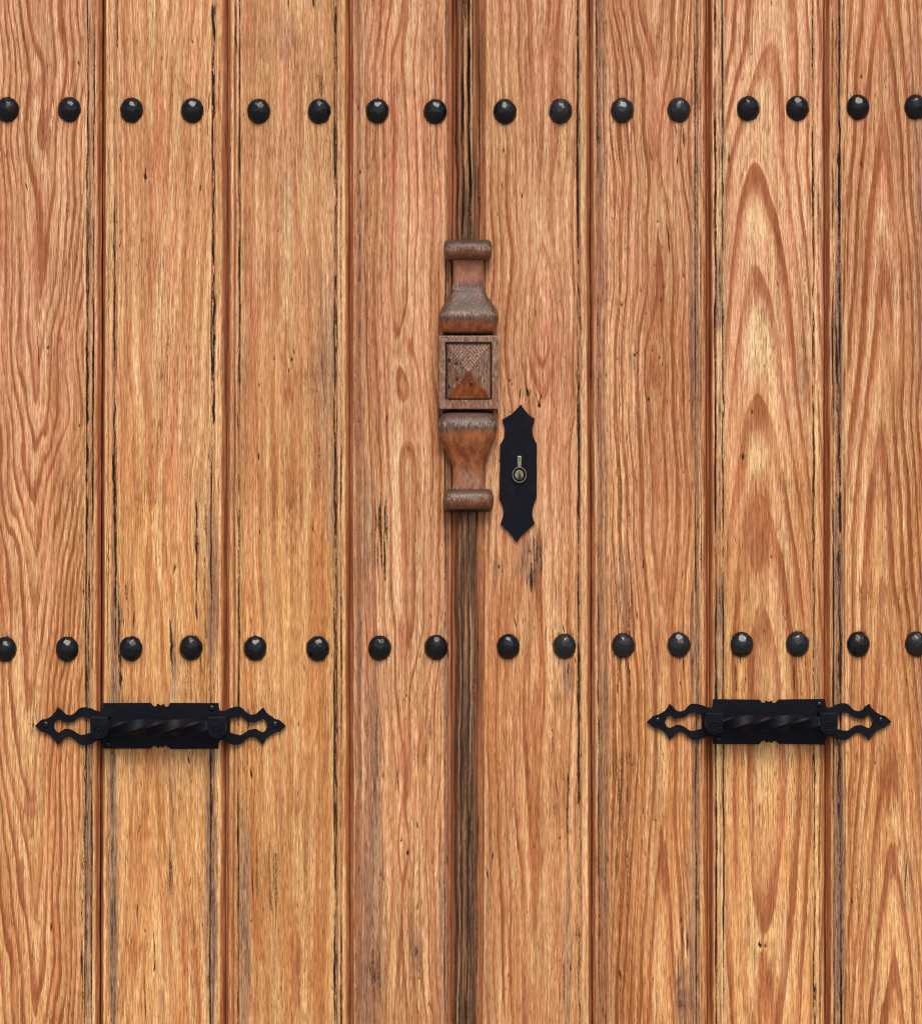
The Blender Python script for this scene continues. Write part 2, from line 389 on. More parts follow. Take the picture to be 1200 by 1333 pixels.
    for i, (kx, ky) in enumerate(STUDS):
        if kx < X.min() - 20 or kx > X.max() + 20: continue
        rg = np.random.RandomState(900 + i)
        amt = (.85 if i > 24 else .5 if i > 15 else .42)
        for off in (-9, -2, 6, 10):
            ln = rg.uniform(14, 58) * (1.0 if i > 15 else .7); up = rg.uniform(0, 26); x0 = kx + off + rg.uniform(-2, 2)
            e = np.where(Y > ky, 1 - ss(ky + 14, ky + 14 + ln, Y), ss(ky - 16 - up, ky - 14, Y))
            cx = x0 + (vn(Y / 20, Y * 0 + x0, seed + 66) - .5) * 2
            v = np.exp(-np.abs((X - cx) / rg.uniform(.7, 1.3)) ** 2) * e * amt * rg.uniform(.3, 1) * (.4 + .8 * vn(Y / 12, X / 3, seed + 67))
            crack = np.maximum(crack, np.clip(v, 0, 1))
        q = np.sqrt(((X - kx) / 15.5) ** 2 + ((Y - ky) / 17.5) ** 2)
        crack = np.maximum(crack, .42 * (1 - ss(.95, 1.22, q)) * (.3 + .9 * vn(X / 4, Y / 6, seed + 68)))
    # worn streaks where fibres have opened: thin dark lines in patches
    open_ = ss(.60, .80, vn(sw / 1.7, Y / 55, seed + 81)) * ss(.55, .85, fb(X / 22, Y / 160, seed + 82)) * min(1, .12 + 1.25 * sp.get('open', .45))
    for (kx, ky, rx, ry, s) in sp.get('openz', []):
        q = ((X - kx) / rx) ** 2 + ((Y - ky) / ry) ** 2
        open_ = np.maximum(open_, s * (1 - ss(.3, 1.2, q)) * ss(.5, .78, vn(sw / 2.1, Y / 45, seed + 83)))
    crack = np.maximum(crack, open_ * .8)
    lit_edge = np.roll(crack, -2, 1) * (1 - crack) + .6 * np.roll(crack, 2, 1) * (1 - crack)  # lit edges of the splits, painted as pale lines beside each crack
    pale = np.clip(np.maximum(pale, lit_edge * .9 * vn(X / 6, Y / 80, seed + 58)), 0, 1)
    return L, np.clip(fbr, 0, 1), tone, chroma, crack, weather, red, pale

def make_plank(jl, jr, sp, parent, seed, name="plank"):
    pts = [(x, d) for x, d in PROF[jl][1]] + [(x, d) for x, d in PROF[jr][0]]
    xl, xr = JX[jl][0], JX[jr][0]
    s = np.arange(xl + .15, xr - .14, 1.0); s[-1] = xr - .15
    if jl == 'J0' : s = np.concatenate([np.arange(xl, -6, 4.0), np.arange(-5, xr - .14, 1.0)])
    if jr == 'J7' : s = np.concatenate([np.arange(xl + .15, 1206, 1.0), np.arange(1207, xr, 4.0)])
    prof = np.interp(s, [p[0] for p in pts], [p[1] for p in pts])
    T, Y = np.meshgrid(s, ROWS)
    f = (T - xl) / (xr - xl)
    X = T + (jx(jl, Y) - JX[jl][0]) * (1 - f) + (jx(jr, Y) - JX[jr][0]) * f
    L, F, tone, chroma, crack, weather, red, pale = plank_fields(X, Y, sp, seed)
    # bands along the two edges
    B = [b for b in BAND[jl] + BAND[jr] if xl - 1 <= b[0] <= xr + 1]
    n3 = vn(T / 4, Y / 60, seed + 95); low = ss(300, 1100, Y)
    for bi, (bx, hw, kind, st) in enumerate(B):
        sd = seed + 300 + bi * 7
        lo_, hi_ = np.searchsorted(s, [bx - 12, bx + 12])
        sl = np.s_[:, lo_:hi_]
        t_, y_ = T[sl], Y[sl]
        c_ = bx + (vn(y_ / 60, t_ * 0, sd) - .5) * 1.3 + (vn(y_ / 14, t_ * 0, sd + 1) - .5) * .7
        w_ = hw * (.8 + .45 * vn(y_ / 45, t_ * 0, sd + 2))
        k_ = np.exp(-np.abs((t_ - c_) / w_) ** 2.6)
        v_ = vn(y_ / 90, t_ * 0, sd + 3); v2 = vn(y_ / 16, t_ / 3, sd + 4); v3 = vn(t_ / 1.6, y_ / 14, sd + 5)
        if kind == 'd':
            crack[sl] = np.maximum(crack[sl], np.clip(k_ * st * (.30 + .85 * v_ + .5 * (v2 - .5)), 0, 1)); pale[sl] *= 1 - .8 * k_
        elif kind == 'p':
            pale[sl] = np.maximum(pale[sl], k_ * st * np.clip(.45 + .75 * v_ + .3 * (v2 - .5), 0, 1)); red[sl] *= 1 - .8 * k_; L[sl] *= 1 - .8 * k_; crack[sl] *= 1 - .5 * k_
        elif kind == 'r':
            red[sl] = np.maximum(red[sl], np.clip(k_ * st * (.95 + .5 * v_), 0, 1)); pale[sl] *= 1 - .7 * k_
        elif kind == 'c':
            k_ = np.exp(-np.abs((t_ - c_) / (w_ * 1.45)) ** 2.6)
            red[sl] = np.maximum(red[sl], k_ * .97); crack[sl] = np.maximum(crack[sl], np.clip(np.exp(-np.abs((t_ - c_) / (w_ * .55)) ** 2.6) * st * .62 * (.6 + .6 * v_), 0, 1)); pale[sl] *= 1 - k_
        else:
            weather[sl] = np.maximum(weather[sl], np.clip(k_ * st * (.35 + 1.0 * v3 + .5 * low[sl] * v_), 0, 1))
            crack[sl] = np.maximum(crack[sl], k_ * .55 * ss(.66, .9, v3)); L[sl] *= 1 - .5 * k_
    depth = prof[None, :] + crack * (prof[None, :] < 6) * 1.6 + (1 - L) * .28 + (.5 - F) * .35 + (fb(X / 50, Y / 200, seed + 96) - .5) * .8
    n, m = len(ROWS), len(s)
    VX = (X - PXC) / 1000; VZ = Z0 + (PYC - Y) / 1000; VY = depth / 1000
    V = np.stack([VX, VY, VZ], -1).reshape(-1, 3)
    idx = np.arange(n * m).reshape(n, m)
    q = np.stack([idx[:-1, :-1], idx[1:, :-1], idx[1:, 1:], idx[:-1, 1:]], -1).reshape(-1, 4)
    loop = np.concatenate([idx[0, :], idx[1:, -1], idx[-1, -2::-1], idx[-2:0:-1, 0]])
    nl = len(loop)
    b0 = V[loop]; b1 = b0.copy(); b1[:, 1] = .042
    o0 = n * m
    V = np.concatenate([V, b0, b1])
    i0 = o0 + np.arange(nl); i1 = o0 + nl + np.arange(nl)
    side = np.stack([i0, np.roll(i0, -1), np.roll(i1, -1), i1], -1)
    allq = np.concatenate([q, side])
    me = bpy.data.meshes.new(name)
    nq = len(allq)
    me.vertices.add(len(V)); me.vertices.foreach_set("co", V.astype(np.float32).ravel())
    me.loops.add(nq * 4 + nl)
    lv = np.concatenate([allq.ravel(), i1[::-1]]).astype(np.int32)
    me.loops.foreach_set("vertex_index", lv)
    me.polygons.add(nq + 1)
    me.polygons.foreach_set("loop_start", np.concatenate([np.arange(nq) * 4, [nq * 4]]).astype(np.int32))
    sm = np.zeros(nq + 1, bool); sm[:len(q)] = True
    me.polygons.foreach_set("use_smooth", sm)
    me.update(calc_edges=True)
    def pack(a, b, c, d):
        A_ = np.stack([a, b, c, d], -1).reshape(-1, 4)
        return np.concatenate([A_, A_[loop], A_[loop]])
    for nm, val in (("grain", pack(L, F, tone, chroma)), ("wear_light", pack(crack, weather, red, pale))):
        at = me.attributes.new(nm, 'FLOAT_COLOR', 'POINT')
        at.data.foreach_set("color", val.astype(np.float32).ravel())
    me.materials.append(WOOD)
    me.validate()
    o = bpy.data.objects.new(name, me); col.objects.link(o); o.parent = parent
    return o

SPEC = {}
SPEC['A'] = dict(specks=14, val=0.0, axis=[(-300, 60), (200, 60), (400, 50), (600, 52), (800, 42), (1010, 40), (1333, 46)],
    d=[(-333, -3), (0, 0), (195, 1), (400, 2), (520, 3), (565, 3.6), (610, 4.4), (655, 5), (715, 6), (805, 7), (1015, 8.6), (1075, 9), (1190, 10), (1333, 11), (1912, 15)],
    w=(18, 16), q=1.4, lo=.10, cm=1.15, cf=0.17, fine=2.0, warp=16, warpy=75, wander=11,
    red=[(54, 110, 9, 30, .7), (60, 175, 8, 26, .7), (48, 350, 11, 60, .75), (52, 395, 6, 18, .8), (38, 1058, 10, 16, .8), (41, 1155, 13, 30, .5), (26, 620, 8, 10, .6), (45, 690, 7, 18, .6), (40, 830, 12, 40, .55)],
    pink=.15, crack=[(51, 398, 49, 487, 1.0, .75), (114, 330, 113, 560, 2.0, .95), (114, 560, 111, 720, 2.6, .95), (122, 370, 119, 720, 1.4, .8), (110, 720, 109, 830, 1.4, .8), (118, 720, 113, 930, 2.2, .8), (109, 960, 107, 1333, 1.8, .95), (117, 980, 117, 1333, 1.5, .6), (116, 0, 119, 120, 1.0, .6), (113, 200, 116, 350, 1.3, .5), (3, 740, 8, 805, .9, .6), (20, 60, 28, 130, .9, .35), (63, 455, 59, 470, 1.2, .6)],
    spot=[(109, 772, 2.2, 6, .9), (110, 785, 1.4, 6, .8), (67, 1208, 1.6, 9, .8), (70, 1130, 1.5, 10, .5), (43, 1240, 2, 30, .45), (37, 1131, 1.4, 3, .5), (63, 452, 2, 4, .8)],
    grey=[(116, 300, 5, 60, .6), (115, 1150, 6, 260, .8), (115, 880, 5, 90, .7)], lines=.8)
SPEC['B'] = dict(specks=20, val=0.06, axis=[(-300, 205), (200, 208), (650, 195), (1333, 205)],
    d=[(-333, -2), (0, 0), (195, 1.2), (450, 2), (690, 3), (850, 2.2), (1070, 1.2), (1200, .2), (1333, -.6), (1912, -3)],
    w=(19, 19), q=1.15, cm=.6, cf=0.2, fine=3.0, warp=7, warpy=60, edge=45,
    red=[(207, 170, 7, 60, .45), (191, 210, 4, 25, .5), (197, 650, 8, 32, .55), (195, 765, 4, 14, .5), (187, 860, 8, 16, .5), (178, 1130, 14, 60, .55), (172, 1240, 14, 40, .7), (215, 1220, 8, 50, .5)],
    pale=[(205, 480, 14, 60, .3), (235, 960, 25, 60, .3)],
    crack=[(189, 213, 189, 243, 1.2, .9), (157, 293, 159, 312, 1.3, .7), (158, 310, 153, 328, 1.1, .7), (149, 250, 149, 520, 2.0, .9), (149, 480, 148, 640, 2.9, .95), (148, 620, 151, 800, 2.6, .85), (152, 740, 157, 905, 3.0, .8), (145, 900, 145, 1333, 2.4, .5),
           (277, 0, 279, 60, 2.6, 1), (277, 50, 278, 160, 2.3, 1), (271, 120, 270, 190, .9, .8), (278, 200, 277, 350, 1.7, .9), (278, 350, 278, 560, 2.6, .9), (275, 560, 273, 690, 1.6, .7), (255, 640, 256, 730, 1.4, .9), (257, 690, 255, 815, 1.9, .85), (222, 800, 224, 895, 2.3, .8), (172, 765, 175, 825, 1.3, .8), (162, 800, 162, 822, 1, .8), (236, 820, 233, 890, 1.0, .6), (243, 862, 241, 900, 1.0, .6), (252, 862, 253, 900, 1.0, .6), (261, 845, 262, 900, 1.3, .65), (266, 720, 268, 840, 1.4, .7),
           (199, 1205, 201, 1272, 2.0, .95), (178, 1172, 180, 1220, 1.8, .85), (188, 1265, 190, 1333, 1.3, .8), (184, 1070, 176, 1095, 1.1, .8), (206, 1066, 206, 1092, 1.1, .8), (248, 1140, 246, 1165, 1.2, .8), (165, 1105, 163, 1150, 1.0, .7), (160, 1160, 156, 1200, 1.1, .6), (179, 1010, 186, 1030, .9, .6), (275, 1010, 272, 1333, 2.4, .8), (203, 1120, 202, 1140, 1.2, .6)],
    spot=[(189, 230, 3, 5, .95), (157, 302, 2.5, 4, .6), (161, 262, 1.2, 2, .6), (213, 1165, 1, 2, .6), (198, 585, 1, 3, .5), (265, 232, 1.5, 6, .35), (172, 1225, 1.5, 6, .6)],
    grey=[(150, 850, 9, 130, .75), (147, 1160, 8, 260, .85), (276, 760, 9, 130, .6), (275, 1150, 9, 240, .85), (225, 870, 5, 45, .6)],
    pink=-.4, openz=[(246, 880, 22, 38, .5), (165, 790, 12, 40, .6), (258, 1200, 12, 140, .5), (262, 680, 10, 60, .6)], open=.4)
SPEC['C'] = dict(specks=24, val=-0.2, axis=[(-300, 370), (50, 370), (500, 380), (1050, 385), (1333, 385)],
    d=[(-333, 3), (40, 2.2), (250, 1.2), (480, .3), (700, .6), (900, .9), (1060, 2), (1240, 2.4), (1333, 3.2), (1912, 5)],
    w=(21, 19), q=1.1, cm=.42, cf=0.16, fine=4.5, warp=9, warpy=80, edge=50,
    red=[(378, 508, 10, 26, .85), (370, 455, 8, 20, .75), (380, 650, 8, 26, .3), (386, 1045, 9, 26, .7), (384, 705, 5, 14, .5), (385, 1245, 13, 18, .7), (384, 1275, 10, 20, .6), (383, 1318, 9, 18, .8), (388, 880, 10, 90, .3), (387, 935, 5, 9, .6), (393, 1010, 4, 25, .5)],
    crack=[(306, 0, 309, 80, 2.0, .85), (311, 60, 312, 310, 1.0, .7), (312, 300, 313, 430, 1.6, .7), (310, 430, 311, 900, .9, .7), (436, 0, 438, 110, 1.8, .8), (438, 170, 436, 350, 2.0, .9), (437, 350, 438, 470, 2.0, .9), (436, 560, 436, 720, 2.2, .95), (437, 720, 437, 1333, 1.5, .8), (325, 795, 326, 832, 1.4, .6), (362, 965, 362, 1000, 1.3, .45), (386, 1165, 388, 1190, 1.2, .6), (370, 650, 384, 690, 1.0, .3), (318, 858, 319, 875, 1, .6), (390, 450, 398, 430, 1, .5)],
    spot=[(357, 467, 1.7, 3, .9), (376, 482, 1.6, 4, .9), (380, 468, 1.8, 4, .9), (382, 458, 1.6, 4, .8), (391, 446, 1.5, 3, .5), (336, 272, 1.2, 3, .6), (378, 660, 2.5, 8, .5), (371, 1261, 3, 3, .5), (384, 1180, 2, 7, .5), (355, 1155, 1.5, 9, .5), (328, 1200, 2, 8, .5), (363, 1212, 1.5, 5, .6)],
    grey=[(319, 1200, 9, 180, .7), (424, 460, 14, 130, .45), (428, 620, 8, 100, .4), (372, 40, 14, 45, .35), (372, 270, 12, 60, .3), (318, 480, 6, 50, .3)],
    openz=[(420, 610, 16, 70, .55), (355, 1160, 18, 90, .6), (400, 500, 16, 60, .45)], pink=-.25, open=.6)
SPEC['D'] = dict(specks=26, val=-0.1, axis=[(-300, 527), (300, 520), (560, 528), (900, 527), (1333, 525)],
    d=[(-333, 1), (0, .8), (300, .2), (440, .5), (560, .3), (800, .6), (860, 1.2), (1000, 1.9), (1100, 2.2), (1333, 1.4), (1912, 0)],
    w=(17, 15), q=1.25, lo=.18, cm=.9, cf=0.36, fine=2.4, warp=8, warpy=70, edge=40, bumps=[(527, 455, 11, 34, .9), (527, 550, 11, 40, .9), (530, 1100, 14, 45, -1.0)],
    red=[(528, 452, 8, 22, .6), (527, 548, 8, 32, .65), (512, 190, 6, 150, .5), (537, 200, 5, 130, .45), (555, 240, 6, 140, .5), (527, 840, 10, 40, .8), (528, 1000, 10, 60, .8), (545, 640, 6, 80, .55), (530, 690, 6, 50, .6), (532, 1092, 9, 14, .5), (560, 560, 8, 100, .3)],
    pale=[(496, 760, 9, 150, .7), (515, 800, 6, 170, .8), (525, 200, 6, 150, .5), (545, 1200, 20, 120, .4), (518, 640, 8, 90, .8), (515, 1230, 5, 90, .6), (490, 620, 4, 120, .8), (550, 870, 14, 60, .4)],
    crack=[(489, 640, 488, 750, 1.6, .9), (500, 655, 501, 760, 1.9, .95), (484, 660, 484, 705, .9, .7), (494, 690, 495, 720, 1.0, .7), (500, 720, 499, 765, 1.2, .7), (505, 840, 510, 875, 1.0, .6), (487, 870, 486, 900, 1, .5), (515, 996, 520, 1040, 1.3, .75), (500, 1005, 501, 1050, 1.6, .5), (537, 940, 541, 1010, 1.2, .6), (536, 1060, 545, 1100, 1.1, .6), (502, 1160, 506, 1230, 1.3, .75), (548, 1220, 549, 1260, 1.0, .5), (498, 1100, 502, 1170, 1.1, .6), (479, 110, 479, 130, 1, .5), (561, 800, 562, 830, 1.0, .5)],
    spot=[(521, 1094, 1.5, 3, .9), (531, 1111, 2.2, 4, .95), (543, 1075, 2, 6, .7), (535, 1065, 1.5, 5, .6), (562, 1123, 1.5, 4, .7), (553, 1085, 4, 1.2, .5), (544, 1180, 2, 8, .6), (542, 1240, 4, 12, .6), (548, 960, 2, 10, .5), (561, 803, 2, 4, .7), (499, 1010, 3, 6, .55)],
    grey=[(485, 1020, 13, 180, .55), (486, 1200, 19, 160, .62), (478, 1333, 20, 160, .55), (480, 700, 6, 120, .5), (576, 1230, 6, 150, .5), (540, 1240, 9, 30, .5), (578, 870, 4, 90, .6)],
    openz=[(495, 690, 12, 75, .8), (485, 980, 14, 90, .6), (548, 950, 16, 70, .7), (490, 1220, 18, 120, .6), (545, 1230, 12, 70, .5)], open=.4, pink=.5)
SPEC['E'] = dict(specks=34, val=-0.02, axis=[(-300, 700), (400, 706), (900, 698), (1333, 695)],
    d=[(-333, -.5), (0, .2), (330, 1.2), (420, .6), (560, 1.4), (700, .9), (900, .3), (1180, 1.0), (1333, 1.6), (1912, 3)],
    w=(19, 18), q=1.3, lo=.15, cm=.9, cf=0.24, fine=2.6, warp=9, warpy=70, edge=45, bumps=[(707, 418, 22, 72, -2.0)],
    red=[(707, 417, 8, 20, .7), (712, 365, 7, 24, .45), (685, 120, 9, 90, .5), (728, 90, 8, 100, .55), (722, 240, 7, 60, .5), (682, 260, 6, 80, .45), (698, 950, 10, 70, .85), (697, 1110, 11, 60, .75), (695, 1190, 6, 40, .7), (690, 1310, 12, 40, .6), (672, 750, 9, 60, .5), (660, 800, 8, 60, .45), (722, 560, 7, 60, .4), (665, 1090, 7, 120, .45)],
    pale=[(697, 300, 10, 60, .45), (648, 200, 9, 180, .5), (695, 410, 18, 40, .5), (690, 800, 8, 70, .4), (740, 1100, 6, 150, .3), (680, 980, 5, 60, .4), (705, 1200, 8, 90, .3)],
    crack=[(752, 0, 751, 200, 1.6, .8), (751, 180, 752, 340, 2.0, .95), (752, 330, 759, 490, 2.0, .85), (753, 480, 752, 1333, 1.5, .85), (677, 500, 677, 530, 1.0, .85), (686, 500, 687, 518, 1.8, .85), (697, 515, 701, 530, 1.2, .7), (705, 510, 700, 530, 1.4, .9), (699, 525, 699, 555, .8, .7), (704, 700, 703, 770, 1.2, .85), (690, 690, 687, 740, 1.2, .6), (723, 740, 722, 830, 1.5, .6), (737, 755, 739, 840, 1.3, .7), (739, 858, 738, 890, 2.2, .7), (648, 735, 652, 742, 2.0, .7), (674, 862, 676, 890, 1.4, .5), (721, 950, 718, 1000, 1.2, .7), (672, 950, 671, 980, 1.4, .6), (725, 1000, 723, 1060, 1.2, .6), (741, 1000, 737, 1100, 1.8, .7), (754, 960, 751, 1060, 1.7, .8), (672, 1050, 672, 1200, 1.1, .6), (712, 1099, 716, 1104, .8, .9), (734, 1240, 733, 1333, 1.4, .6), (660, 910, 675, 915, .6, .2)],
    spot=[(663, 495, 2.5, 3, .7), (666, 500, 1.4, 4, .7), (661, 510, 2, 5, .5), (701, 527, 3, 5, .9), (687, 512, 2.4, 8, .9), (649, 738, 2.2, 4, .8), (654, 744, 2, 3, .6), (669, 478, 1.3, 2.5, .7), (638, 45, 2, 2, .4), (690, 718, 2, 6, .7), (698, 730, 2, 6, .7), (705, 742, 2, 6, .7), (657, 180, 3, 6, .3), (686, 1188, 1, 2, .8), (694, 1102, 3, 6, .4)],
    grey=[(692, 730, 16, 36, .65), (738, 880, 7, 30, .7), (648, 740, 8, 20, .35), (637, 1200, 5, 200, .4), (738, 1230, 8, 130, .4), (674, 735, 5, 14, .5)],
    openz=[(694, 735, 18, 42, .9), (735, 1090, 12, 120, .55), (662, 745, 14, 20, .4), (700, 700, 18, 30, .5)], open=.3, pink=.32)
SPEC['F'] = dict(specks=40, val=-0.1, axis=[(-300, 852), (150, 850), (400, 855), (900, 862), (1333, 860)],
    d=[(-333, -1), (0, 0), (100, 1), (230, 1.6), (300, .9), (480, .5), (700, .4), (790, 1.1), (900, 1.3), (1085, 1.02), (1200, .3), (1333, -.2), (1912, -2)],
    w=(17, 19), q=1.3, lo=.18, cm=1.0, cf=0.62, fine=1.8, warp=6, warpy=55, edge=30, bumps=[(852, 480, 13, 40, -.9)],
    red=[(850, 175, 11, 70, .7), (847, 100, 10, 35, .6), (853, 388, 10, 30, .6), (862, 415, 6, 16, .6), (852, 485, 14, 34, .72), (866, 765, 11, 40, .75), (859, 850, 8, 60, .75), (862, 1110, 7, 26, .95), (861, 1145, 9, 34, .85), (848, 1230, 6, 90, .65), (880, 690, 7, 70, .5), (880, 600, 6, 60, .45), (837, 280, 5, 50, .45), (868, 300, 5, 50, .45), (834, 1050, 4, 200, .55)],
    pale=[(868, 35, 22, 50, .5), (856, 290, 15, 50, .6), (855, 560, 20, 60, .5), (845, 850, 6, 100, .6), (855, 1010, 16, 60, .5), (800, 300, 4, 300, .4), (810, 700, 5, 260, .5), (825, 600, 4, 200, .4), (857, 1240, 8, 60, .4)],
    crack=[(797, 100, 799, 330, 1.0, .55), (805, 20, 806, 480, 1.1, .6), (813, 0, 815, 330, .9, .5), (822, 70, 821, 250, 1.4, .65), (798, 330, 800, 900, .9, .5), (806, 480, 806, 900, 1.0, .6), (815, 340, 818, 1100, 1.0, .5), (826, 400, 829, 800, .9, .45), (883, 40, 880, 125, 1.8, .6), (879, 155, 878, 200, 1.4, .8), (890, 160, 891, 205, 1.4, .8), (888, 30, 886, 90, 1.0, .6), (843, 590, 858, 592, .8, .5), (849, 592, 860, 594, .8, .8), (858, 280, 862, 300, 1.0, .7), (868, 290, 872, 335, 1.8, .8), (822, 460, 836, 458, .7, .6), (827, 615, 828, 630, 1.2, .6), (805, 850, 804, 910, 1.1, .7), (818, 855, 821, 900, 1.3, .8), (889, 855, 889, 880, 1.2, .8), (829, 800, 822, 850, 1.4, .6), (808, 620, 808, 700, 1.3, .6), (797, 930, 799, 1333, 1.0, .6), (806, 920, 808, 1333, 1.1, .6), (815, 930, 818, 1300, 1.1, .55), (835, 700, 832, 720, 1, .5), (907, 60, 908, 400, 1.0, .6), (883, 280, 885, 310, 1.0, .5), (827, 905, 829, 925, 1.6, .6)],
    spot=[(863, 374, 1.6, 3, .95), (860, 390, 1.8, 3, .95), (834, 378, 2, 2, .7), (810, 397, 3, 3, .7), (825, 462, 2.6, 2, .8), (803, 467, 1.6, 3, .7), (849, 456, 1.5, 3, .8), (858, 466, 1.7, 3.5, .95), (844, 520, 1.8, 4, .9), (838, 497, 1, 2, .7), (840, 408, 1.8, 1.5, .7), (862, 322, 1.3, 4, .7), (856, 288, 2, 3, .7), (829, 628, 2.5, 4, .6), (852, 345, 1.4, 2, .7), (834, 1186, 2, 2, .6), (886, 1310, 5, 12, .6), (826, 745, 2, 3, .5)],
    grey=[(903, 400, 7, 200, .6), (905, 900, 7, 200, .6), (903, 1200, 9, 200, .6), (888, 1300, 12, 50, .6), (789, 1000, 5, 300, .5), (824, 470, 6, 14, .5), (809, 760, 12, 60, .3)],
    openz=[(812, 820, 16, 160, .6), (808, 250, 14, 240, .45), (808, 1120, 16, 220, .6), (890, 1270, 14, 80, .7), (815, 640, 14, 90, .6)], open=.3)
SPEC['G'] = dict(specks=16, val=0.14, axis=[(-300, 1004), (60, 1002), (210, 983), (520, 986), (740, 990), (1000, 996), (1240, 993), (1333, 994)],
    d=[(-333, 13.8), (45, 12.03), (205, 11.02), (335, 10.02), (503, 9.02), (640, 8.02), (740, 7.2), (860, 6.6), (1020, 6.4), (1150, 6.7), (1240, 7.05), (1333, 7.5), (1912, 10)],
    w=(34, 37), q=1.85, cm=1.15, cf=0.08, fine=2.0, warp=5, warpy=16, wander=0, edge=60, smooth=5, lo=.22, pink=-.05, crossv=1,
    red=[(985, 690, 24, 60, .85), (996, 1295, 14, 62, .9), (986, 528, 13, 22, .6), (1012, 960, 6, 240, .4)],
    pale=[(985, 115, 18, 26, .6), (985, 285, 17, 40, .8), (985, 440, 20, 60, .9), (984, 590, 17, 38, .9), (988, 850, 14, 70, .5), (1022, 1250, 10, 90, .7), (978, 1250, 6, 80, .5), (990, 1010, 12, 50, .5), (1020, 700, 8, 60, .6), (1028, 1000, 5, 120, .5)],
    crack=[(930, 0, 932, 60, 2.0, .85), (931, 150, 930, 330, 1.6, .8), (940, 0, 941, 120, 1.2, .8), (941, 120, 940, 330, 1.6, .9), (934, 330, 941, 420, 3.0, .8), (941, 380, 942, 560, 2.0, .9), (932, 560, 941, 700, 1.2, .7), (1057, 0, 1057, 160, 1.2, .85), (1058, 160, 1057, 290, 2.0, .85), (1058, 290, 1060, 1333, 1.2, .85), (957, 858, 958, 910, 1.1, .85), (970, 856, 969, 908, 1.5, .85), (1033, 858, 1034, 908, 1.3, .85), (1049, 850, 1051, 900, 1.0, .7), (964, 150, 962, 190, 1.1, .6), (1050, 150, 1052, 180, 1.2, .7), (1043, 120, 1044, 140, .9, .7), (1062, 1270, 1063, 1333, 2.4, .85), (987, 520, 988, 545, 1.0, .5), (1038, 128, 1039, 165, .8, .6), (944, 860, 946, 905, 1.3, .8), (969, 88, 975, 96, 1.2, .6)],
    spot=[(967, 595, 2.2, 6, .95), (979, 537, 2, 4, .8), (989, 1231, 3, 5, .95), (996, 1232, 3, 3, .8), (991, 1243, 2, 3, .7), (974, 1230, 1.5, 5, .5), (1004, 1257, 2, 2, .5), (1014, 1041, 1.2, 3, .8), (977, 70, 3, 4, .6), (1003, 99, 3, 3, .4), (1003, 725, 2, 2.5, .8), (995, 823, 1.5, 2.5, .8), (1022, 805, 1.2, 5, .7), (1026, 808, 4, 1, .5), (1042, 330, 1.4, 8, .4), (1045, 450, 2, 5, .5), (1010, 650, 1.4, 3, .4), (1047, 645, 1.4, 3, .5)],
    grey=[(936, 380, 6, 60, .8), (936, 830, 7, 110, .7), (938, 200, 5, 160, .5), (1063, 880, 6, 60, .5), (1046, 480, 8, 60, .3)],
    cx_=0, openz=[(1045, 400, 12, 120, .4), (965, 880, 14, 34, .4), (1042, 880, 12, 34, .5)], open=.15, lines=.5)
SPEC['H'] = dict(specks=22, val=-0.08, axis=[(-300, 1150), (310, 1150), (540, 1146), (765, 1148), (1000, 1160), (1333, 1163)],
    d=[(-333, 12.5), (0, 10.8), (310, 9.02), (540, 8.02), (640, 7.4), (762, 7.02), (970, 6.02), (1098, 5.02), (1222, 4.02), (1333, 3.4), (1912, 0)],
    w=(25, 21), q=1.5, cm=1.2, cf=0.34, fine=2.4, warp=7, warpy=30, edge=50, wander=3, pink=-.15, lo=.15,
    red=[(1150, 330, 9, 26, .65), (1146, 60, 10, 40, .5), (1147, 580, 10, 50, .75), (1150, 640, 14, 18, .7), (1148, 775, 9, 18, .75), (1157, 1010, 18, 36, .9), (1165, 970, 8, 40, .6), (1162, 1120, 11, 26, .9), (1162, 1235, 7, 18, .75), (1166, 500, 5, 60, .5), (1178, 1080, 5, 70, .4), (1172, 830, 6, 60, .5), (1162, 160, 6, 60, .35)],
    pale=[(1118, 500, 14, 160, .3), (1125, 820, 18, 60, .4), (1143, 430, 10, 40, .4), (1160, 1060, 9, 30, .5), (1165, 1170, 9, 30, .5), (1116, 1100, 10, 120, .35)],
    crack=[(1094, 60, 1093, 180, 1.2, .8), (1093, 150, 1091, 270, 2.2, .95), (1091, 260, 1094, 400, 2.4, .9), (1087, 400, 1092, 520, 3.0, .95), (1091, 520, 1095, 700, 3.0, .9), (1092, 700, 1093, 900, 2.4, .9), (1092, 960, 1095, 1333, 2.6, .8), (1180, 1110, 1178, 1190, 1.6, .65), (1179, 870, 1181, 905, 1.2, .75), (1186, 810, 1187, 830, 1.2, .7), (1102, 110, 1108, 130, 1.2, .5), (1145, 1160, 1147, 1185, .9, .4), (1109, 1165, 1110, 1180, 1.4, .6)],
    spot=[(1155, 262, 1.5, 3, .5), (1192, 282, 1.6, 2.5, .6), (1171, 1325, 2, 6, .3), (1108, 128, 2, 3, .6), (1186, 555, 1.5, 3, .6), (1110, 1175, 1.8, 4, .5), (1132, 1240, 2, 6, .4)],
    grey=[(1090, 450, 7, 150, .8), (1090, 800, 8, 200, .8), (1092, 1180, 8, 260, .9), (1197, 300, 8, 250, .45), (1198, 900, 8, 200, .35), (1190, 120, 10, 100, .3), (1180, 1140, 5, 50, .5)],
    openz=[(1185, 900, 12, 90, .4), (1130, 1180, 25, 90, .4), (1185, 1150, 12, 90, .5)], open=.3)

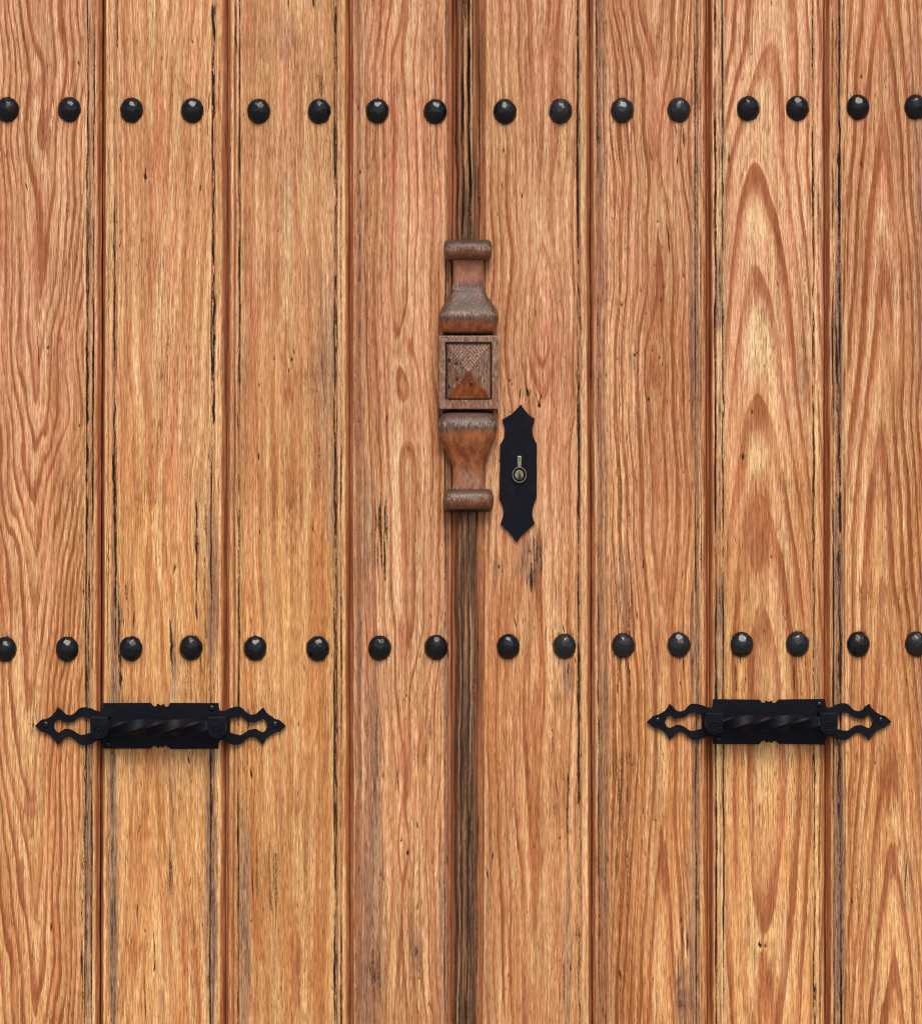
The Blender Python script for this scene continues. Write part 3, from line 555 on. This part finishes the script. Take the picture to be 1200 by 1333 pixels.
for i, (jl, jr, k, par) in enumerate([('J0', 'J1', 'A', left), ('J1', 'J2', 'B', left), ('J2', 'J3', 'C', left), ('J3', 'JL', 'D', left),
                                     ('JR', 'J4', 'E', right), ('J4', 'J5', 'F', right), ('J5', 'J6', 'G', right), ('J6', 'J7', 'H', right)]):
    pk = make_plank(jl, jr, SPEC[k], par, 1000 + 137 * i)
    if k in 'BF':                            # the leaves go on for one board beyond the picture on either side
        o2 = pk.copy(); col.objects.link(o2); o2.parent = par
        o2.location.x = -.330 if k == 'B' else .4725

# ------------------------------------------------------------------ cover strip over the meeting edge (fixed to the lock leaf)
def cover_strip(y0, y1, seed):
    """fluted strip between two heights of the picture"""
    P = [(589.5, -6), (591, -3), (594, -2.2), (596, .5), (597.5, 4), (600.5, 5), (602.3, 2.4), (604, 5), (608, 6), (610.5, 5.6), (612, 3.2), (613.5, 6), (618, 6), (621, 5.2), (622.6, 2.6), (624.5, 4), (628, 3), (630, .5), (632, -4)]
    # x, red, weather, dirt, pale -- the upper end keeps pale ridges, the lower has gone dark grey
    W = [(589, .9, .2, .3, 0), (591, .75, .1, 0, 0), (593.2, .85, .1, .3, 0), (594.6, .9, .1, .8, 0), (595.8, .85, .2, .6, 0), (597.2, .5, .5, 0, .35), (600.5, .5, .6, 0, .25), (602, .4, .6, .5, 0), (603.2, 0, .6, .95, 0), (604.8, 0, .5, .3, .4), (606, 0, .3, 0, .7), (608, 0, .6, 0, .35), (609.6, 0, .6, .7, 0), (611.5, 0, .5, 1, 0), (612.9, 0, .5, .6, .1), (613.8, 0, .2, 0, .85), (615.2, 0, .6, 0, .3), (616.5, .2, .8, 0, .05), (619.5, .6, .5, .2, 0), (621.5, .8, .2, .1, 0), (623.4, .75, .3, .3, 0), (624.6, .8, .3, .8, 0), (626.5, .7, .3, .1, 0), (628.5, .55, .4, .3, 0), (630, .4, .4, .4, .15), (632, .3, .2, .1, .3)]
    W2 = [(589, .8, .2, .3, 0), (592, .6, .2, .1, 0), (594.6, .8, .3, .5, 0), (597, .4, .6, .2, 0), (599, .3, .8, .1, 0), (600.6, 0, .5, 0, .5), (602, .1, .8, .4, 0), (606, 0, 1, .15, .1), (609.5, 0, 1, .35, 0), (612, 0, .9, .5, 0), (613.4, 0, .6, 0, .4), (615, 0, .9, .1, .2), (618, .1, 1, .15, 0), (621, .4, .6, .1, 0), (623.5, .75, .2, .35, 0), (626, .4, .3, 0, .1), (628, .3, .2, .3, .1), (630, .2, .1, .1, .3), (632, .2, .1, .1, .3)]
    s = np.arange(589.5, 632.01, .75)
    y = np.arange(y0, y1 + .1, 3.0) if y1 < 1400 else np.concatenate([np.arange(y0, 1379, 3.0), np.arange(1382, y1 + 1, 33)])
    T, Y = np.meshgrid(s, y)
    X = T - 3.6 * np.clip(Y, -330, 1920) / 1333.0
    Tw = T + (vn(Y / 60, T * 0, seed) - .5) * 3.2 + (vn(Y / 14, T / 9, seed + 1) - .5) * 1.2
    px, pd = zip(*P)
    h = np.interp(T + (Tw - T) * ss(594, 598, T) * (1 - ss(626, 630, T)), px, pd)
    bx = [b[0] for b in W]
    bx2 = [b[0] for b in W2]
    n1 = vn(T / 3, Y / 70, seed + 2); n2 = vn(T / 2, Y / 40, seed + 3)
    low = ss(215, 320, Y + (n1 - .5) * 120)
    col_ = lambda i: np.interp(Tw, bx, [b[i] for b in W]) * (1 - low) + np.interp(Tw, bx2, [b[i] for b in W2]) * low
    red = np.clip(col_(1) * (.6 + .7 * vn(T / 4, Y / 90, seed + 6)), 0, 1)
    wea = np.clip(col_(2) * (.75 + .45 * n1), 0, 1)
    crk = np.clip(col_(3) * (.45 + .9 * n2), 0, 1)
    crk = np.maximum(crk, ss(.64, .86, vn(T / 1.4, Y / 60, seed + 4)) * .6 * (T > 597) * (T < 626))
    pale = np.clip(col_(4) * (.6 + .7 * n2), 0, 1)
    pale = np.maximum(pale, ss(.7, .86, vn(T / 1.3, Y / 90, seed + 5)) * (T > 598) * .4)
    wea = np.clip(wea * (1 + .4 * low), 0, 1) * (1 - .8 * pale); red = red * (1 - .7 * pale)
    L = np.clip(.5 * vn(T / 1.8, Y / 120, seed + 7) + .15, 0, 1); F = vn(T / 1.5, Y / 100, seed + 8)
    h = h * np.where(h > 0, 1.7, 1) - crk * 1.2 + (F - .5) * .6
    V = np.stack([(X - PXC) / 1000, -h / 1000, Z0 + (PYC - Y) / 1000], -1).reshape(-1, 3)
    n, m = T.shape
    idx = np.arange(n * m).reshape(n, m)
    q = np.stack([idx[:-1, :-1], idx[1:, :-1], idx[1:, 1:], idx[:-1, 1:]], -1).reshape(-1, 4)
    loop = np.concatenate([idx[0, :], idx[1:, -1], idx[-1, -2::-1], idx[-2:0:-1, 0]])
    b1 = V[loop].copy(); b1[:, 1] = .0085
    i1 = n * m + np.arange(len(loop))
    side = np.stack([loop, np.roll(loop, -1), np.roll(i1, -1), i1], -1)
    V = np.concatenate([V, b1])
    ext = lambda a: np.concatenate([a.ravel(), a.ravel()[loop]])
    o1 = np.ones_like(X)
    return V, np.concatenate([q, side]).tolist() + [i1[::-1].tolist()], {
        "grain": np.stack([ext(L), ext(F), ext(o1 * .4), ext(o1 * .5)], -1), "wear_light": np.stack([ext(crk), ext(wea), ext(red), ext(pale)], -1)}
v, f, a = cover_strip(-333, 1910, 500)
link_mesh("cover_strip", v.tolist(), f, STRIP, right, True, a)

# ------------------------------------------------------------------ carved half baluster on the strip
bal = bpy.data.objects.new("carved_baluster", None)
col.objects.link(bal); bal.parent = right
bal.location = (WX(610), 0, WZ(490))
BO = Vector(bal.location)

def loft(name, rows, n=26, p=5.0, back=.002, seed=0, wear_light=None, cap=True):
    """rows: (y px, half width px, depth mm, centre x px). cross-section: flat front with rounded shoulders"""
    V = []; F = []; g = []; w = []
    th = np.linspace(0, math.pi, n)
    cs = np.sign(np.cos(th)) * np.abs(np.cos(th)) ** (2 / p); sn = np.abs(np.sin(th)) ** (2 / p)
    for (y, hw, dp, cx) in rows:
        h = dp / 1000
        for c, s_ in zip(cs, sn):
            X = cx - hw * c; d = h * s_
            jit = (vn(np.array([X / 3.]), np.array([y / 9.]), seed)[0] - .5) * .0006
            V.append((WX(X, d) - BO.x, -(d + jit) + .0 - BO.y, WZ(y, d) - BO.z))
            wr = wear_light(X, y, s_) if wear_light else (0, .3, .2, 0)
            w.append(wr)
            g.append((.35 * vn(np.array([X / 2.]), np.array([y / 25.]), seed + 2)[0] + .15, vn(np.array([X / 1.6]), np.array([y / 30.]), seed + 3)[0], .2, .8))
    m = len(rows)
    for i in range(m - 1):
        for j in range(n - 1):
            a = i * n + j
            F.append((a, a + 1, a + n + 1, a + n))
    F.append(tuple(range(n - 1, -1, -1))); F.append(tuple(range((m - 1) * n, m * n)))
    o = link_mesh(name, V, F, CARVED, bal, True, {"grain": np.array(g), "wear_light": np.array(w)})
    me = o.data
    me.polygons[len(F) - 1].use_smooth = False; me.polygons[len(F) - 2].use_smooth = False
    bm = bmesh.new(); bm.from_mesh(me); bmesh.ops.recalc_face_normals(bm, faces=bm.faces); bm.to_mesh(me); bm.free()
    return o
def nz(X, y, s, a, b):
    return float(vn(np.array([X / a]), np.array([y / b]), s)[0])

def roll_rows(y0, y1, hw, cx, dep):
    out = []
    for t in np.linspace(-1, 1, 19):
        c = math.sqrt(max(0, 1 - abs(t) ** 2.4))
        out.append(((y0 + y1) / 2 + (y1 - y0) / 2 * t, hw - 5 + 5 * c, dep * (.45 + .55 * c), cx))
    return out
def roll_wear_light(ya, yb):
    def f(X, y, s):
        t = (y - ya) / (yb - ya)
        n = nz(X, y, 71, 2.2, 8); n2 = nz(X, y, 72, 5, 5)
        wgt = np.clip((1.15 - t * 1.1) * (.55 + .6 * n), 0, 1)
        mid = math.exp(-((t - .45) / .13) ** 2)  # specular-like whitish band painted across the middle of the roll
        return (.75 * (t > .97), min(1, .45 + .7 * wgt), 1.0, .75 * mid * (n > .35))  # lower edge painted dark for the shade underneath; the rest is weathering
    return f
loft("end_roll", roll_rows(311.5, 338.5, 31.5, 609, 27), seed=3, wear_light=roll_wear_light(312, 338))
loft("end_roll", roll_rows(636.5, 666.5, 32.5, 609.8, 28), seed=5, wear_light=roll_wear_light(634, 664))

def interp_rows(pts, step=1.6):
    ys = np.arange(pts[0][0], pts[-1][0] + .01, step); ys[-1] = pts[-1][0]
    a = np.array(pts)
    k = np.ones(5) / 5
    out = []
    hw = np.interp(ys, a[:, 0], a[:, 1]); dp = np.interp(ys, a[:, 0], a[:, 2]); cx = np.interp(ys, a[:, 0], a[:, 3])
    hs = np.convolve(np.pad(hw, 2, mode='edge'), k, 'valid'); ds = np.convolve(np.pad(dp, 2, mode='edge'), k, 'valid')
    hs[0] = hw[0]; hs[-1] = hw[-1]; ds[0] = dp[0]; ds[-1] = dp[-1]
    return list(zip(ys, hs, ds, cx))
def up_wear_light(X, y, s):
    n = nz(X, y, 81, 2.0, 10); n2 = nz(X, y, 82, 6, 9)
    neck = 1 - ss(362, 372, y + 6 * (n2 - .5))
    we = float(np.clip((.12 + .25 * n) * neck + (1 - neck) * (1 - ss(414, 424, y + 8 * (n - .5))) * (.75 + .3 * n), 0, 1))
    gap = math.exp(-((y - 379) / 1.1) ** 2) * (1 if X < 620 else .4)
    pal = .5 * (n > .66) * (360 < y < 376) + .35 * (n2 > .6) * (405 < y < 413)
    rd = float(.42 + .1 * n if y < 375 else .85)
    bot = float(ss(428, 434, y))  # shadow gap at the foot, painted dark
    return (max(gap * .8, bot * .75), we, rd if y > 375 else .15 + .2 * n2, pal + .5 * math.exp(-((y - 408.5) / 3.0) ** 2) * (n > .4) + .55 * math.exp(-((y - 372) / 4.5) ** 2) * (n > .45))  # includes a pale highlight ring painted round the widest part
loft("upper_vase", interp_rows([(337, 21, 14, 609), (345, 19.6, 13.5, 609), (356, 19.2, 13.5, 609), (366, 19.8, 14, 609), (374, 21, 15, 609), (377.5, 22, 15.5, 609), (379, 22.4, 17.5, 609), (386, 25.5, 20, 609), (394, 31, 25, 609.5), (402, 36, 30, 610), (409, 38.8, 33, 610), (416, 39, 33.5, 610), (424, 37, 31, 609.5), (431, 34, 27, 609.5), (435.5, 33, 22, 609.5)]), seed=11, wear_light=up_wear_light)
def lo_wear_light(X, y, s):
    n = nz(X, y, 91, 2.0, 10); n2 = nz(X, y, 92, 7, 12)
    top = 1 - ss(556, 568, y + 8 * (n - .5))
    neck = ss(606, 618, y + 8 * (n2 - .5))
    we = float(np.clip(top * (.85 + .3 * n) + neck * (.2 + .2 * n), 0, 1))
    rd = float(np.clip(.62 - .2 * neck + .25 * n2, 0, 1))
    return (.9 * float(1 - ss(536, 540, y)), we, rd, .75 * math.exp(-((y - 552) / 4.0) ** 2) * (n > .35) + .45 * (n > .5) * neck)  # shadow below the block and highlight on the bulge are painted in
loft("lower_vase", interp_rows([(535, 33.5, 20, 609), (539, 34, 24, 609), (541, 35, 27, 609), (547, 37.6, 31, 608.9), (553, 38.4, 33, 608.8), (562, 38, 33, 608.7), (572, 35.5, 30, 608.6), (582, 31, 25.5, 608.6), (592, 25.5, 20.5, 608.6), (600, 22, 17, 608.7), (610, 19.8, 14.5, 608.8), (622, 19.6, 14, 609), (632, 20.5, 14.5, 609.2), (638, 22, 14.5, 609.4)]), seed=13, wear_light=lo_wear_light)

# square block with a recessed border and a raised pyramid
def attr_mesh(name, V, F, parent, wear_lightf, seed, smooth=False):
    g = []; w = []
    for (x, y, z) in V:
        X = (x + BO.x) * 1000 + PXC; yy = PYC - (z + BO.z - Z0) * 1000
        w.append(wear_lightf(X, yy)); g.append((.3 * nz(X, yy, seed, 2, 30) + .2, nz(X, yy, seed + 1, 1.5, 30), .4, .5))
    return link_mesh(name, V, F, CARVED, parent, smooth, {"grain": np.array(g), "wear_light": np.array(w)})
def grid_surface(x0, x1, y0, y1, st, hf):
    xs = np.arange(x0, x1 + .01, st); ys = np.arange(y0, y1 + .01, st)
    V = []; n = len(xs); m = len(ys)
    for y in ys:
        for x in xs:
            d = hf(x, y) / 1000
            V.append((WX(x, d) - BO.x, -d, WZ(y, d) - BO.z))
    F = [(i * n + j, (i + 1) * n + j, (i + 1) * n + j + 1, i * n + j + 1) for i in range(m - 1) for j in range(n - 1)]
    loop = list(range(n)) + [i * n + n - 1 for i in range(1, m)] + [(m - 1) * n + j for j in range(n - 2, -1, -1)] + [i * n for i in range(m - 2, 0, -1)]
    b = len(V)
    for i in loop: V.append((V[i][0], -.001, V[i][2]))
    L_ = len(loop)
    for k in range(L_): F.append((loop[k], loop[(k + 1) % L_], b + (k + 1) % L_, b + k))
    F.append(tuple(b + k for k in range(L_ - 1, -1, -1)))
    return V, F
def block_h(x, y):
    e = min(x - 570.5, 649 - x, y - 436.5, 533 - y)          # distance to the rim
    i = min(x - 580.5, 639.5 - x, y - 446.5, 520.5 - y)      # inside the panel
    h = 25 + .8 * min(max(e, 0), 1.5) / 1.5
    if i > -1.0: h = 25.8 - 3.4 * min((i + 1.0) / 1.2, 1)
    if e < .4: h = 23
    return h + (nz(x, y, 101, 2, 14) - .5) * .9
def block_wear_shade(X, y):
    n = nz(X, y, 111, 2.0, 14); n2 = nz(X, y, 112, 1.6, 4)
    i = min(X - 580.5, 639.5 - X, y - 446.5, 520.5 - y)
    groove = math.exp(-((i - .7) / 1.2) ** 2)
    side = 1.0 if X < 572.5 else 0.0  # shaded left side of the block, put into the colour
    return (max(.95 * groove, .5 * (n2 > .86)), .45 + .3 * n, .3 + .6 * side, .85 * (n > .42) * (1 - groove))
V, F = grid_surface(570.5, 649.1, 436.5, 533.2, 1.0, block_h)
attr_mesh("centre_block", V, F, bal, block_wear_shade, 120)
def pyr_h(x, y):
    u = abs(x - 610) / 27.5; v = (y - 484) / 35.0
    t = max(u, abs(v))
    return 21.0 + 3.5 * (t < 1.0) + 17 * max(0, 1 - t)
AP = (610, 484)
def pyr_hf(x, y):
    h = pyr_h(x, y)
    # saw-tooth carving lines on the upper facet
    if y < 478 and abs(x - 610) / 27.5 < abs(y - 484) / 35.0 + .25:
        q = (x + y * .8) if x < 612 else (-x + y * .8)
        h += .45 * math.sin(q * 2 * math.pi / 4.6)
    return h + (nz(x, y, 131, 1.6, 8) - .5) * .7
def pyr_wear(X, y):
    n = nz(X, y, 141, 1.8, 9); n2 = nz(X, y, 142, 5, 5)
    low = (y - 484) / 35.0 > abs(X - 610) / 27.5 - .05 + .1 * (n - .5)
    if low:
        k = 1 - float(ss(490, 510, y + 10 * (n2 - .5)))
        kn = math.exp(-((X - 613) / 1.6) ** 2 - ((y - 502) / 3.) ** 2)
        return (kn, .45 * k, .95, 0.0)
    qq = (X + y * .8) if X < 612 else (-X + y * .8)
    u_, v_ = abs(X - 610) / 27.5, (y - 484) / 35.0
    ln = .5 + .5 * math.sin(qq * 2 * math.pi / 4.6)
    if -v_ > u_ - .12:                      # upper facet: fine cut lines, bleached
        return (.25 * (ln < .2), .60 + .3 * n, .1, .95 * (ln > .45) * (.5 + .5 * n2))
    if X < 610:                             # left facet: rough and speckled
        return (.6 * (n2 > .72), .55 + .4 * n, .1, .9 * (n > .5) * (n2 < .6))
    return (.3 * (n2 > .85), .62 + .2 * n, .1, .45 + .3 * (n2 > .5))
V, F = grid_surface(581.5, 638.6, 448.0, 519.1, .8, pyr_hf)
attr_mesh("pyramid", V, F, bal, pyr_wear, 150)
v_, s_ = [], None
# knot hole on the sheltered facet is part of the pyramid's wear (tiny)

# ------------------------------------------------------------------ hammered studs
def stud_mesh(k):
    rng = np.random.RandomState(40 + k)
    N = 36
    pl = []
    for i in range(N):                       # directions spread over the dome, one blow each
        h = 1 - (i + .5) / N * .95
        a_ = i * 2.39996 + rng.uniform(-.35, .35) + k
        h = min(.995, max(.06, h + rng.uniform(-.05, .05)))
        r_ = math.sqrt(1 - h * h)
        pl.append((r_ * math.cos(a_), -h, r_ * math.sin(a_), rng.uniform(.945, .978)))
    P = np.array(pl)
    bm = bmesh.new()
    bmesh.ops.create_icosphere(bm, subdivisions=5, radius=1.0)
    bmesh.ops.bisect_plane(bm, geom=bm.verts[:] + bm.edges[:] + bm.faces[:], plane_co=(0, 0, 0), plane_no=(0, 1, 0), clear_outer=True)
    for v in bm.verts:
        d = np.array(v.co)
        if v.co.y > -.04: continue           # round rim on the wood
        q = P[:, :3] @ d
        rr = np.min(np.where(q > .05, P[:, 3] / np.maximum(q, .05), 9))
        v.co *= min(1.0, rr)
    ring = [e for e in bm.edges if e.is_boundary]
    r = bmesh.ops.extrude_edge_only(bm, edges=ring)
    for v in [g for g in r['geom'] if isinstance(g, bmesh.types.BMVert)]:
        v.co.y += .25
    for v in bm.verts:
        v.co.x *= .0152; v.co.z *= .0167; v.co.y *= .0112
    bmesh.ops.recalc_face_normals(bm, faces=bm.faces)
    me = bpy.data.meshes.new("stud")
    bm.to_mesh(me); bm.free()
    me.polygons.foreach_set("use_smooth", [True] * len(me.polygons))
    me.materials.append(STUD_IRON)
    return me
MESHES = [stud_mesh(k) for k in range(8)]
for i, (x, y) in enumerate(STUDS):
    o = bpy.data.objects.new("stud", MESHES[(i * 5 + i // 8) % 8])
    col.objects.link(o); o.parent = left if x < 600 else right
    o.location = (WX(x), .0012, WZ(y))
    if i in (9, 10, 11, 25, 26, 27, 28, 29, 31):
        o.material_slots[0].link = 'OBJECT'; o.material_slots[0].material = STUD_WORN
    o.rotation_euler = (R(((i * 7) % 5 - 2) * 1.6), R([0, 180, 0, 180][i % 4]), R(((i * 11) % 7 - 3) * 1.4))

# ------------------------------------------------------------------ flat iron plates
def smooth_poly(P, n=5):
    """P: (x, y, corner?) closed. Catmull-Rom between corners"""
    N = len(P); out = []
    for i in range(N):
        p0, p1, p2, p3 = P[i - 1], P[i], P[(i + 1) % N], P[(i + 2) % N]
        a = np.array(p1[:2], float); b = np.array(p2[:2], float)
        m1 = (b - np.array(p0[:2], float)) * .5 if not p1[2] else (b - a)
        m2 = (np.array(p3[:2], float) - a) * .5 if not p2[2] else (b - a)
        if p1[2] and p2[2]:
            out.append(tuple(a)); continue
        for k in range(n):
            t = k / n
            h = (2 * t ** 3 - 3 * t ** 2 + 1) * a + (t ** 3 - 2 * t ** 2 + t) * m1 + (-2 * t ** 3 + 3 * t ** 2) * b + (t ** 3 - t ** 2) * m2
            out.append(tuple(h))
    return out
def plate(name, loops, y_front, y_back, mat, parent, bev=.0009):
    """loops in mm (x right, z up) about the parent's origin"""
    bm = bmesh.new()
    es = []
    for L_ in loops:
        vs = [bm.verts.new((x / 1000, y_front, z / 1000)) for x, z in L_]
        for i in range(len(vs)): es.append(bm.edges.new((vs[i], vs[(i + 1) % len(vs)])))
    bmesh.ops.triangle_fill(bm, use_beauty=True, use_dissolve=False, edges=es)
    bmesh.ops.dissolve_limit(bm, angle_limit=R(1), verts=bm.verts[:], edges=bm.edges[:], delimit={'NORMAL'}) if len(loops) == 1 else None
    r = bmesh.ops.extrude_face_region(bm, geom=bm.faces[:])
    for v in [g for g in r['geom'] if isinstance(g, bmesh.types.BMVert)]: v.co.y = y_back
    o = link_bm(name, bm, mat, parent)
    if bev: bevel(o, bev, 2, 50)
    return o
def dome(bm, x, z, y, r, h, n=10):
    rings = [(1, 0), (.85, .6), (.5, .9)]
    prev = None
    for f, g in rings:
        ring = [bm.verts.new((x + r * f * math.cos(2 * math.pi * k / n), y - h * g, z + r * f * math.sin(2 * math.pi * k / n))) for k in range(n)]
        if prev:
            for k in range(n): bm.faces.new((prev[k], prev[(k + 1) % n], ring[(k + 1) % n], ring[k]))
        prev = ring
    bm.faces.new(prev)

def pull_handle(cx, cy, k, parent, seed, turns, ph):
    root = bpy.data.objects.new("pull_handle", None)
    col.objects.link(root); root.parent = parent
    root.location = (WX(cx), 0, WZ(cy))
    # outline, upper half from the right tip to the left tip, then mirrored
    half = [(0, 26.5, 0), (3.5, 28.5, 0), (5.5, 25.5, 1), (9, 26, 0), (13, 30, 1), (75, 30, 1), (76.5, 20, 0), (83, 19.5, 0), (92, 23.5, 0), (104, 24, 0), (114, 15.5, 0), (122, 14.5, 0), (128, 19.5, 0), (133.5, 24.5, 1), (138, 17, 0), (144, 12, 0), (150, 9, 0), (155, 7.5, 0), (163, 0, 1)]
    rng = np.random.RandomState(seed)
    def J(p): return (p[0] + rng.uniform(-.6, .6), p[1] + rng.uniform(-.6, .6), p[2])
    up_r = [J(p) for p in half]
    up_l = [J((-p[0], p[1], p[2])) for p in half[1:]]
    dn_r = [J((p[0], -p[1], p[2])) for p in half[:-1]]
    dn_l = [J((-p[0], -p[1], p[2])) for p in half[1:-1]]
    P = up_l[::-1] + up_r + dn_r[::-1] + dn_l
    out = smooth_poly(P)
    hole = [(90, 9, 1), (100, 12, 0), (106, 11, 0), (114, 6, 0), (123, 4.5, 0), (128, 6, 0), (134, 8.5, 0), (139, 0, 0)]
    hr = [J(p) for p in hole] + [J((p[0], -p[1], p[2])) for p in hole[-2::-1]]
    hl = [(-p[0], p[1] + rng.uniform(-.4, .4), p[2]) for p in hr]
    S = lambda L_: [(x * k, z * k) for x, z in L_]
    plate("back_plate", [S(out), S(smooth_poly(hr)), S(smooth_poly(hl))], -.0045, -.0002, IRON, root, .0011)
    # brackets: flat on top, rolled under at the foot
    for sgn in (-1, 1):
        bm = bmesh.new()
        hh = .038; sc = 1 - hh / D
        w, top, bot = 11.5 * k, 13.5 * k, 14 * k
        pr = [(-w, top), (w, top), (w, -bot + w * .9)] + [(w * math.cos(a), -bot + w * .9 + w * .9 * math.sin(a)) for a in np.linspace(0, -math.pi, 9)[1:-1]] + [(-w, -bot + w * .9)]
        vs = [bm.verts.new((x / 1000, -hh, z / 1000)) for x, z in pr]
        bm.faces.new(vs)
        r = bmesh.ops.extrude_face_region(bm, geom=bm.faces[:])
        for v in [g for g in r['geom'] if isinstance(g, bmesh.types.BMVert)]: v.co.y = -.004
        # rolled curl seen on the face: a raised ring and a boss
        n = 16; R0 = 7.2 * k / 1000; cz = -.0035
        for (ra, rb, hh2) in ((R0, R0 * .72, .0016), (R0 * .36, R0 * .05, .0018)):
            rings = []
            for f_, y_ in ((ra, 0), ((ra * .8 + rb * .2), hh2), ((ra * .2 + rb * .8), hh2), (rb, 0)):
                rings.append([bm.verts.new((f_ * math.cos(2 * math.pi * q / n), -hh - y_ + .0002, cz + f_ * math.sin(2 * math.pi * q / n))) for q in range(n)])
            for a_, b_ in zip(rings[:-1], rings[1:]):
                for q in range(n): bm.faces.new((a_[q], a_[(q + 1) % n], b_[(q + 1) % n], b_[q]))
        b = bevel(link_bm("bracket", bm, IRON, root), .0016, 2, 50)
        b.location = (sgn * 76.5 * k / 1000 * sc, 0, 0)
    # twisted square grip
    bm = bmesh.new()
    n = 64; half_l = 68 * k / 1000; cy_ = -.028
    prev = None
    for i in range(n + 1):
        t = i / n; x = -half_l + 2 * half_l * t
        ang = ph + turns * math.pi * 2 * t
        sq = .0113 * k
        if t < .06 or t > .94: sq *= .9
        ring = []
        for c in range(8):                    # square with softened corners
            a0 = math.pi / 4 + (c // 2) * math.pi / 2 + (-.16 if c % 2 == 0 else .16)
            ring.append(bm.verts.new((x, cy_ + sq * math.cos(a0 + ang), sq * math.sin(a0 + ang))))
        if prev:
            for c in range(8): bm.faces.new((prev[c], prev[(c + 1) % 8], ring[(c + 1) % 8], ring[c]))
        else: bm.faces.new(ring)
        prev = ring
    bm.faces.new(prev)
    o = link_bm("twisted_grip", bm, GRIP_IRON, root, True)
    o.data.set_sharp_from_angle(angle=R(28))
    # fixing nails
    for (u, v) in ((-149, 2), (149, 2), (67, 23), (-67, -23)):
        bm = bmesh.new(); dome(bm, 0, 0, 0, .0042 * k, .0026)
        s = link_bm("nail_head", bm, STUD_IRON, root, False); s.location = (u * k / 1000, -.0042, v * k / 1000)
    return root
pull_handle(209.2, 945, 1.0, left, 4, -.72, .9)
pull_handle(1000.6, 939.6, .972, right, 9, -.66, .5)

# ------------------------------------------------------------------ lock plate
lock = bpy.data.objects.new("lock_plate", None)
col.objects.link(lock); lock.parent = right
LX, LY = 675.5, 615.5
lock.location = (WX(LX), 0, WZ(LY))
O = [(677.7, 526.4, 1), (684, 535, 0), (689.4, 541, 0), (695.7, 544.5, 1), (695.2, 549, 0), (692.6, 557.4, 0), (694.2, 569, 0), (698.8, 578, 1), (698.8, 600, 1), (698.4, 647.4, 1), (693.5, 661, 0), (692.8, 671, 0), (695.9, 681.6, 1), (685.8, 690.6, 0), (678, 698, 0), (672.3, 706, 1),
     (666, 697, 0), (659.7, 689.7, 0), (651, 682.5, 1), (655, 671, 0), (655.2, 662, 0), (650, 649, 1), (650.6, 600, 1), (651, 579, 1), (656, 569, 0), (657.2, 557, 0), (655, 551, 0), (653.6, 546, 1), (664, 540, 0), (671, 534, 0)]
plate("escutcheon", [[(x - LX, LY - y) for x, y in smooth_poly(O)]], -.0042, .0006, IRON, lock, .0011)
def lathe(name, prof, sx, sz, x, y, mat, n=28, cap=True):
    """prof: (radius mm, proud mm)"""
    bm = bmesh.new(); prev = None
    for r_, h_ in prof:
        ring = [bm.verts.new(((x - LX + r_ * sx * math.cos(2 * math.pi * q / n)) / 1000, -(h_) / 1000, (LY - y + r_ * sz * math.sin(2 * math.pi * q / n)) / 1000)) for q in range(n)]
        if prev:
            for q in range(n): bm.faces.new((prev[q], prev[(q + 1) % n], ring[(q + 1) % n], ring[q]))
        prev = ring
    if cap: bm.faces.new(prev)
    o = link_bm(name, bm, mat, lock, True)
    o.data.set_sharp_from_angle(angle=R(40))
    return o
lathe("lock_ring", [(9.5, 3.5), (9.5, 7.6), (9.1, 8.2), (8.3, 8.2), (7.9, 7.6), (7.8, 3.4)], 1, 1.12, 675.8, 618.2, BRASS, cap=False)
lathe("lock_plug", [(6.0, 3.8), (6.0, 5.6), (5.5, 6.2), (.5, 6.4)], 1, 1.14, 675.6, 617.8, BRASS)
plate("lock_tail", [[(673 - LX, LY - 593.5), (678.9, 593.5) and (678.9 - LX, LY - 593.5), (678.7 - LX, LY - 608.6), (673.2 - LX, LY - 608.6)]], -.0078, -.0035, BRASS, lock, .0008)
plate("keyway", [[(675.4 - LX, LY - 615), (676.4 - LX, LY - 615), (677.6 - LX, LY - 620), (679 - LX, LY - 624.4), (675.8 - LX, LY - 625.2), (673.6 - LX, LY - 624.4), (674.6 - LX, LY - 620)]], -.0072, -.0058, DARK, lock, 0)

# ------------------------------------------------------------------ ground the door stands on
bm = bmesh.new()
vs = [bm.verts.new(p) for p in ((-60, -60, 0), (60, -60, 0), (60, 60, 0), (-60, 60, 0))]
bm.faces.new(vs)
g = link_bm("ground", bm, ground_material(), None)
g['kind'] = 'structure'
